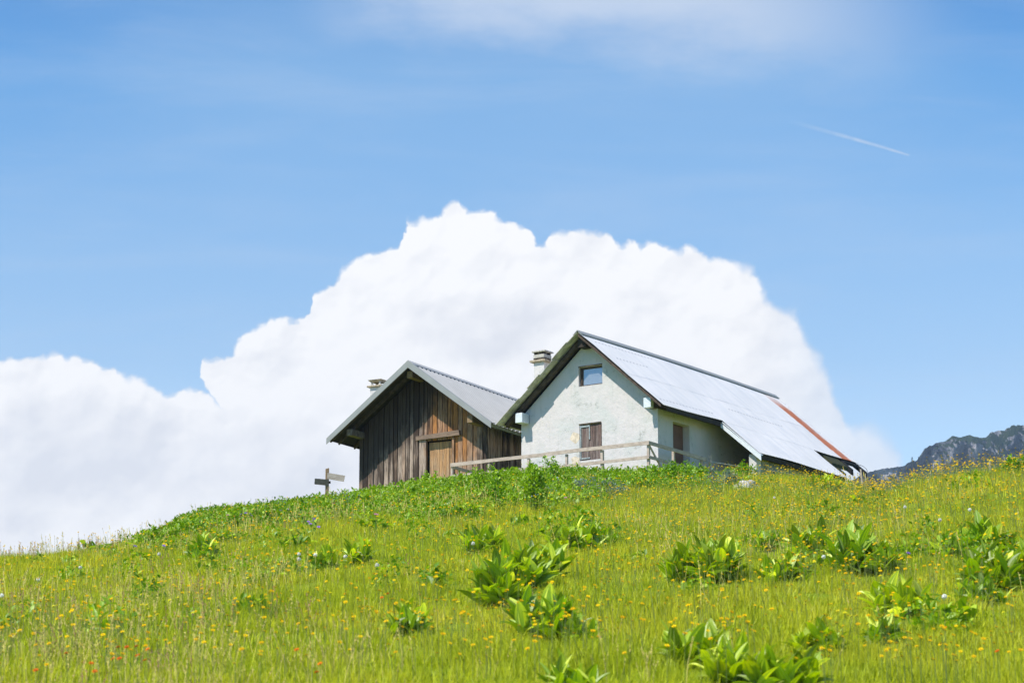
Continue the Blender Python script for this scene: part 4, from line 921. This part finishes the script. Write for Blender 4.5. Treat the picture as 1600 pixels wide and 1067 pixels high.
for i, (u, v, w_, h_, lab, d) in enumerate(BU): bush(u, v, w_, h_, lab, 300+i, d=d)
for i, (u, v, w_, h_, lab) in enumerate([(1140, 765, 62, 34, 'grey-green herb clump in the grass below the lean-to, beside the stone'), (930, 778, 90, 30, 'grey-green herb clump with pale blue flowers below the plank shutter'), (1555, 735, 20, 14, 'small grey herb on the right ridge')]):
    bush(u, v, w_, h_, lab, 340+i, lf=.04, mt='herb_grey', n=1300 if i < 2 else 300)

# ------------------------------------------------------------------ scattered ground cover
np_r = np.random.RandomState(5)
def scatter(name, protos, pts, rot, scl, idx):
    me = bpy.data.meshes.new(name); me.from_pydata([tuple(p) for p in pts], [], [])
    a = me.attributes.new('rot', 'FLOAT_VECTOR', 'POINT'); a.data.foreach_set('vector', np.asarray(rot, np.float32).ravel())
    a = me.attributes.new('scl', 'FLOAT', 'POINT'); a.data.foreach_set('value', np.asarray(scl, np.float32))
    a = me.attributes.new('idx', 'INT', 'POINT'); a.data.foreach_set('value', np.asarray(idx, np.int32))
    o = bpy.data.objects.new(name, me); C.objects.link(o)
    ng = bpy.data.node_groups.new(name+'_scatter', 'GeometryNodeTree')
    ng.interface.new_socket('Geometry', in_out='INPUT', socket_type='NodeSocketGeometry'); ng.interface.new_socket('Geometry', in_out='OUTPUT', socket_type='NodeSocketGeometry')
    gi = ng.nodes.new('NodeGroupInput'); go = ng.nodes.new('NodeGroupOutput'); ip = ng.nodes.new('GeometryNodeInstanceOnPoints'); jg = ng.nodes.new('GeometryNodeJoinGeometry')
    ois = []
    for p in protos:
        oi = ng.nodes.new('GeometryNodeObjectInfo'); oi.inputs[0].default_value = p; oi.inputs['As Instance'].default_value = True; ois.append(oi)
    for oi in ois[::-1]: ng.links.new(oi.outputs['Geometry'], jg.inputs[0])
    def na(nm, typ):
        q = ng.nodes.new('GeometryNodeInputNamedAttribute'); q.data_type = typ; q.inputs[0].default_value = nm; return q.outputs['Attribute']
    ng.links.new(gi.outputs[0], ip.inputs['Points']); ng.links.new(jg.outputs[0], ip.inputs['Instance']); ip.inputs['Pick Instance'].default_value = True
    ng.links.new(na('idx', 'INT'), ip.inputs['Instance Index']); ng.links.new(na('rot', 'FLOAT_VECTOR'), ip.inputs['Rotation']); ng.links.new(na('scl', 'FLOAT'), ip.inputs['Scale'])
    ng.links.new(ip.outputs[0], go.inputs[0])
    md = o.modifiers.new('scatter', 'NODES'); md.node_group = ng
    return o
def proto(mb, name, mats, smooth=False): return bpy.data.objects.new(name, mb.mesh(name, mats, smooth))
def tuft(seed, nb, h0, h1, w0, spread, mi=0, seedheads=0, lean=.5):
    rg = random.Random(seed); m = MB()
    for k in range(nb):
        a = rg.uniform(0, 6.28); q = spread*rg.random()**.6; bx_, by_ = math.cos(a)*q, math.sin(a)*q; h = rg.uniform(h0, h1)*(1-.3*q/spread); ln = rg.uniform(.1, 1)*lean*h; az = a+rg.uniform(-1.2, 1.2); w = w0*rg.uniform(.6, 1.3)
        fz = rg.uniform(0, 3.14); sx__, sy__ = math.cos(fz)*w/2, math.sin(fz)*w/2; b0 = len(m.v)
        for t in (0, .4, .75, 1):
            c = ln*t*t; px_, py_, pz = bx_+math.cos(az)*c, by_+math.sin(az)*c, h*t*(1-.12*t*lean); ww = (1-t**1.6)
            if t < 1: m.v += [(px_-sx__*ww, py_-sy__*ww, pz-.03), (px_+sx__*ww, py_+sy__*ww, pz-.03)]
            else: m.v.append((px_, py_, pz-.03))
        for i in (0, 2): m.f.append((b0+i, b0+i+1, b0+i+3, b0+i+2)); m.mi.append(mi); m.tone.append((.5,)*3)
        m.f.append((b0+4, b0+5, b0+6)); m.mi.append(mi); m.tone.append((.5,)*3)
    for k in range(seedheads):
        a = rg.uniform(0, 6.28); q = spread*rg.random(); x, y = math.cos(a)*q, math.sin(a)*q; h = h1*rg.uniform(1.05, 1.6); lx, ly = rg.uniform(-.07, .07), rg.uniform(-.05, .05)
        m.tube([(x, y, 0), (x+lx*.4, y+ly*.4, h*.6), (x+lx, y+ly, h)], [.0022, .0018, .0012], 3, 1)
        for j in range(7):
            t = j/7; p = Vector((x+lx*(.8+.25*t), y+ly*(.8+.25*t), h*(.86+.2*t))); w = .010*(1-t*.6); aa = rg.uniform(0, 6.28); d = Vector((math.cos(aa)*w, math.sin(aa)*w, .012)); m.face([p, p+d, p+Vector((0, 0, .02))], 1)
    return m
GR = [proto(tuft(1, 70, .07, .19, .0075, .17), 'grass_tuft', [M['grass'], M['straw']]), proto(tuft(2, 65, .08, .22, .007, .19, seedheads=0), 'grass_tuft', [M['grass'], M['straw']]),
      proto(tuft(3, 70, .06, .15, .009, .2, lean=.8), 'grass_tuft', [M['grass_dark'], M['straw']]), proto(tuft(4, 60, .10, .24, .006, .16, seedheads=0, lean=.7), 'grass_tuft', [M['grass'], M['straw']]), proto(tuft(5, 50, .08, .20, .006, .18, seedheads=3, lean=.7), 'grass_tuft', [M['grass'], M['straw']])]
def sample(nwant, y0, y1, amax=.235, power=1.0):
    # density falls as 1/Y**power per unit area
    u = np_r.rand(nwant); e = 2-power; Y = (y0**e+u*(y1**e-y0**e))**(1/e); a = (np_r.rand(nwant)*2-1)*amax
    return a*Y, Y
def inhouse(x, y):
    res = np.zeros(len(x), bool)
    for (ox, oy, th, xa, xb, ya, yb) in ((1.884, 72, TH2, -2.4, 3.95, .45, 11.4), (-3.151, 76, TH1, -2.35, 2.35, .8, 8.8)):
        dx, dy_ = x-ox, y-oy; lx = dx*math.cos(th)-dy_*math.sin(th); ly = dx*math.sin(th)+dy_*math.cos(th); res |= (lx > xa) & (lx < xb) & (ly > ya) & (ly < yb)
    return res
def vnoise(x, y, sc, seed=0):
    return np.array([mnoise.noise(Vector((a*sc, b*sc, seed))) for a, b in zip(x, y)])
x, y = sample(30000, 13, 92); k = ~inhouse(x, y); x, y = x[k], y[k]; z = terrain(x, y)
nz = vnoise(x, y, .35, 3); nz2 = vnoise(x, y, 1.1, 8)
scl = (1.0+.30*nz+.25*nz2)*np_r.uniform(.75, 1.25, len(x))*np.clip(.9+y/180, .9, 1.25); scl[y > 63] *= .85
idx = np.where(nz2 > .22, 2, np.where(nz > .1, 1, 0)); idx = np.where(np_r.rand(len(x)) < .3, np_r.randint(0, 4, len(x)), idx)
idx[np_r.rand(len(x)) < np.clip((vnoise(x, y, .16, 91)-.08)*1.6, .015, .30)*np.where(x < 2, 1.0, .45)] = 4
px_ = np.array([q[0] for q in plant_xy]); py_ = np.array([q[1] for q in plant_xy]); pw_ = np.array([q[2] for q in plant_xy])
for a_, b_, c_ in plant_xy: scl[(np.abs(x-a_) < c_*.5) & (np.abs(y-b_) < .5)] *= .5; scl[(np.abs(x-a_) < c_*.45) & (y-b_ < -.3) & (y-b_ > -1.6)] *= .7
rot = np.stack([np_r.normal(0, .12, len(x)), np_r.normal(0, .12, len(x)), np_r.rand(len(x))*6.28], 1)
o = scatter('meadow_grass', GR, np.stack([x, y, z], 1), rot, scl, idx); tag(o, 'tall green and yellowish meadow grass covering the whole hillside', 'grass', kind='stuff')

def herbtuft(seed, n, h, lf, mats_, sp=.2):
    rg = random.Random(seed); m = MB()
    for k in range(n):
        a = rg.uniform(0, 6.28); q = sp*rg.random()**.6; zz = h*rg.random()**.7*(1-.4*q/sp); L = lf*rg.uniform(.6, 1.5)
        leafblade(m, (math.cos(a)*q, math.sin(a)*q, zz), rg.uniform(0, 6.28), R_(rg.uniform(-5, 70)), L, L*rg.uniform(.35, .6), rg.uniform(0, 1), rg, fold=rg.uniform(0, .4), nseg=3)
    return proto(m, 'herb_tuft', mats_)
HB = [herbtuft(1, 60, .30, .07, [M['herb']]), herbtuft(2, 70, .38, .055, [M['herb']]), herbtuft(3, 45, .22, .10, [M['herb']]), herbtuft(4, 60, .30, .05, [M['bush']])]
# lush bank below the buildings, thin elsewhere
x, y = sample(44000, 20, 72, power=0); a = x/y; u = 800+a*3965; k = ~inhouse(x, y)
nz = vnoise(x, y, .5, 21)
bank = np.clip((u-205)/60, 0, 1)*np.clip((1150-u)/120, 0, 1)*np.clip((y-(39+np.clip(u-650, 0, 400)*.026+4*vnoise(x, y, .3, 77)))/8, 0, 1)
dens = bank*.62*np.clip(.22+nz*2.9, 0.04, 1.3)+.03*(nz > .2)
k &= np_r.rand(len(x)) < dens; x, y = x[k], y[k]; z = terrain(x, y); print('herbs', len(x))
rot = np.stack([np_r.normal(0, .15, len(x)), np_r.normal(0, .15, len(x)), np_r.rand(len(x))*6.28], 1)
o = scatter('bank_herbs', HB, np.stack([x, y, z], 1), rot, np_r.uniform(.6, 1.25, len(x)), np_r.randint(0, 4, len(x))); tag(o, 'lush dark green leafy herbs covering the bank below the buildings', 'herbs', kind='stuff')
# reddish sorrel and tan seed stems, mostly in the left meadow
def sorreltuft(seed, mt, n=5, h=.28):
    rg = random.Random(seed); m = MB()
    for k in range(n):
        x, y = rg.uniform(-.2, .2), rg.uniform(-.2, .2); hh = h*rg.uniform(.7, 1.2); lx, ly = rg.uniform(-.06, .06), rg.uniform(-.06, .06); m.tube([(x, y, 0), (x+lx, y+ly, hh)], [.0025, .0015], 3)
        for j in range(16):
            t = rg.uniform(.55, 1.02); p = Vector((x+lx*t, y+ly*t, hh*t)); aa = rg.uniform(0, 6.28); w = rg.uniform(.006, .02); m.face([p, p+Vector((math.cos(aa)*w, math.sin(aa)*w, w*.8)), p+Vector((0, 0, .014))])
    return proto(m, 'seed_stem_tuft', [mt])
SR = [sorreltuft(1, M['sorrel']), sorreltuft(2, M['straw'], 5, .30), sorreltuft(3, M['sorrel'], 3, .34)]
x, y = sample(3000, 16, 66, power=.6); u = 800+x/y*3965; nz = vnoise(x, y, .25, 40)
dens = np.clip((620-u)/500, 0, 1)*.7*(.5+nz*1.6)+.004+.06*(nz > .35); dens[y > 50] *= .4; k = (np_r.rand(len(x)) < dens) & ~inhouse(x, y); x, y = x[k], y[k]; z = terrain(x, y)
rot = np.stack([np_r.normal(0, .1, len(x)), np_r.normal(0, .1, len(x)), np_r.rand(len(x))*6.28], 1)
o = scatter('seed_stems', SR, np.stack([x, y, z], 1), rot, np_r.uniform(.6, 1.1, len(x)), np_r.randint(0, 3, len(x))); tag(o, 'reddish and straw-coloured seed stems standing over the grass', 'seed stems', kind='stuff')

# ------------------------------------------------------------------ flowers
def flower_mesh(name, kind, seed, h=.30, r=.017):
    rg = random.Random(seed); m = MB(); lx, ly = rg.uniform(-.04, .04), rg.uniform(-.04, .04); m.tube([(0, 0, -.03), (lx*.4, ly*.4, h*.6), (lx, ly, h)], [.0022, .0018, .0015], 4, 0)
    c = Vector((lx, ly, h))
    if kind == 'puff':
        for k in range(70):
            d = Vector((rg.gauss(0, 1), rg.gauss(0, 1), rg.gauss(0, 1))).normalized(); s = d.orthogonal().normalized()*r*.16; p = c+Vector((0, 0, r))+d*r*rg.uniform(.8, 1); m.face([p-s, c+Vector((0, 0, r)), p+s], 1)
            t2 = d.cross(s).normalized()*r*.22; m.face([p-s*1.5-t2, p+s*1.5-t2, p+t2*1.3], 1)
    else:
        tilt = Vector((rg.uniform(-.5, .5), rg.uniform(-.9, .1), 1)).normalized(); e1 = tilt.orthogonal().normalized(); e2 = tilt.cross(e1)
        for ring, (rr, up, npet) in enumerate(((r, .15, 11), (r*.72, .45, 9), (r*.4, .7, 6))):
            for k in range(npet):
                a = 2*math.pi*(k+.5*ring)/npet+rg.uniform(-.12, .12); d = e1*math.cos(a)+e2*math.sin(a); s = tilt.cross(d)*rr*math.pi/npet*1.05; q = rr*rg.uniform(.85, 1.08)
                m.face([c+d*q*.15, c+d*q*.8-s+tilt*q*up*.8, c+d*q+tilt*q*up, c+d*q*.8+s+tilt*q*up*.8], 1)
        m.tube([tuple(c-tilt*.008), tuple(c+tilt*.002)], [.003, .006], 6, 0)
    return m
def fl(kind, mt, name, seed, h, r): return proto(flower_mesh(name, kind, seed, h, r), name, [M['stem'], M[mt]])
YF = [fl('daisy', 'yellow', 'yellow_flower', 10+i, h, r*.86) for i, (h, r) in enumerate(((.38, .021), (.43, .019), (.34, .022), (.46, .020), (.31, .018)))]
XY = []
n_try = 42000
x, y = sample(n_try, 16.6, 66, amax=.215, power=.0); u = 800+x/y*3965; n1 = vnoise(x, y, .45, 60); n2 = vnoise(x, y, 1.6, 61)
rightness = np.clip((u-900)/500, 0, 1)*np.clip((y-22)/12, 0, 1)
dens = (.10+1.0*np.clip(n1+.1, 0, 1)*np.clip(n2+.25, 0, 1)*2+1.6*np.clip(n2-.08, 0, 1))*np.where(y < 26, 1.5, .65)+rightness*.75
dens *= np.where(bank_ := ((u > 230) & (u < 1100) & (y > 55)), .12, 1.0); dens[(u < 260) & (y > 38)] *= .55; dens[(u > 950) & (y > 52)] *= .45
k = (np_r.rand(n_try) < dens) & ~inhouse(x, y); x, y = x[k], y[k]; z = terrain(x, y); o_ = np.argsort(y); x, y, z = x[o_], y[o_], z[o_]
inview = np.abs(800+x/y*3965-800) < 790; vv = 533.5-F*(-y*SP+z*CP)/(y*CP+z*SP)
near = np.nonzero(inview & (vv < 1110))[0][:300]; isn = np.zeros(len(x), bool); isn[near] = True
print('flowers', len(x), 'near limit', y[near[-1]])
for q, i in enumerate(near):
    p = YF[int(np_r.randint(0, 5))]; o = p.copy(); C.objects.link(o); o.name = 'yellow_flower'; o.location = (x[i], y[i], z[i]); o.rotation_euler = (0, 0, np_r.uniform(-.7, .7)); o.scale = (1,)*3 if False else [np_r.uniform(.7, 1.05)]*3
    tag(o, 'yellow meadow flower on a thin stem low on the slope among the broad-leaved clumps', 'flower', 'yellow flowers low on the slope')
x, y, z = x[~isn], y[~isn], z[~isn]; rot = np.stack([np_r.normal(0, .1, len(x)), np_r.normal(0, .1, len(x)), np_r.uniform(-.8, .8, len(x))], 1)
YF2 = YF+[fl('daisy', 'lemon', 'yellow_flower', 30, .36, .018)]
o = scatter('yellow_flowers', YF2, np.stack([x, y, z], 1), rot, np_r.uniform(.62, 1.0, len(x)), np_r.randint(0, 6, len(x))); tag(o, 'countless small yellow flowers dotted over the upper meadow', 'flowers', kind='stuff')
def place(protos, name, lab, grp, spots, hfix=.28):
    for i, (u, v) in enumerate(spots):
        # v is the flower head; find ground so that the head appears there
        X_, Y_, Z_ = hit(u, v+hfix*F/26*.8); 
        X_, Y_, Z_ = hit(u, v+hfix*F/Y_)
        o = protos[i % len(protos)].copy(); C.objects.link(o); o.name = name; o.location = (X_, Y_, Z_); o.rotation_euler = (0, 0, random.Random(i).uniform(-.7, .7)); tag(o, lab, 'flower', grp)
OR = [fl('daisy', 'orange', 'orange_flower', 40+i, .30, .019) for i in range(3)]
place(OR, 'orange_flower', 'deep orange flower among the yellow ones low in the meadow', 'orange flowers in the near grass',
      [(56, 1057), (106, 1031), (133, 1047), (171, 1038), (187, 1025), (193, 1023), (187, 1038), (215, 1023), (215, 1036), (228, 1026), (227, 1041), (461, 1028), (499, 1046), (498, 1061), (1562, 1029), (150, 1058), (608, 934), (594, 941), (1478, 988)])
PF = [fl('puff', 'white_puff', 'dandelion_clock', 50+i, .30, .022) for i in range(2)]
place(PF, 'dandelion_clock', 'round white dandelion seed head on a thin stem', 'white dandelion seed heads',
      [(123, 893), (60, 912), (246, 873), (469, 881), (493, 874), (4, 939), (538, 878), (469, 872), (1289, 878), (742, 855), (1477, 944), (592, 890), (1470, 818), (1418, 797), (1518, 803), (1212, 781)])
PU = [fl('daisy', 'purple', 'purple_flower', 60+i, .34, .026) for i in range(3)]
place(PU, 'purple_flower', 'purple flower in the lush bank on the left', 'purple flowers on the left bank',
      [(378, 806), (383, 804), (388, 807), (391, 804), (481, 818), (486, 814), (490, 817), (484, 822), (495, 828), (493, 813), (210, 856), (251, 858), (440, 799), (449, 797)], .3)
place([fl('daisy', 'purple', 'purple_flower', 70, .30, .024)], 'purple_flower', 'single violet flower beside the broad-leaved patch on the right', None, [(1415, 868)])
PK = [fl('daisy', 'pink', 'pink_flower', 80+i, .40, .026) for i in range(2)]
place(PK, 'pink_flower', 'pink flower in the herbs on the bank below the barn', 'pink flowers on the bank', [(523, 795), (586, 812), (617, 762), (622, 764), (594, 769), (588, 815), (892, 783), (884, 786), (376, 816), (355, 812)], .3)
BL = [fl('daisy', 'blue', 'blue_flower', 90+i, .30, .012) for i in range(2)]
rg = random.Random(9); x = []; 
for (cu, cv_, su, sv, nn) in ((935, 772, 26, 7, 110), (845, 780, 12, 8, 60), (1112, 765, 14, 8, 60), (420, 800, 20, 7, 40), (540, 790, 14, 7, 40)):
    for i in range(nn):
        X_, Y_, Z_ = hit(cu+rg.gauss(0, su), cv_+10+rg.gauss(0, sv)); x.append((X_, Y_, Z_))
x = np.array(x); o = scatter('blue_flowers', BL, x, np.stack([np.zeros(len(x))]*2+[np_r.rand(len(x))*6], 1), np_r.uniform(.9, 1.5, len(x)), np_r.randint(0, 2, len(x))); tag(o, 'haze of tiny pale blue flowers in patches below the fence', 'flowers', kind='stuff')

# ------------------------------------------------------------------ haze
HAZE = 0.00017
if HAZE > 0:
    m, t, out = mat('air'); t.t.nodes.remove(out); out = t.n('ShaderNodeOutputMaterial'); pv = t.n('ShaderNodeVolumePrincipled')
    pv.inputs['Color'].default_value = (.62, .78, 1.0, 1); pv.inputs['Density'].default_value = HAZE; pv.inputs['Anisotropy'].default_value = .3; t.L(pv.outputs[0], out.inputs['Volume'])
    h = MB(); h.box(-2350, 2350, -2350, 2350, -330, 400); o = h.build('haze', m); tag(o, kind='stuff', label='thin blue air between the camera and the far mountain', cat='haze')
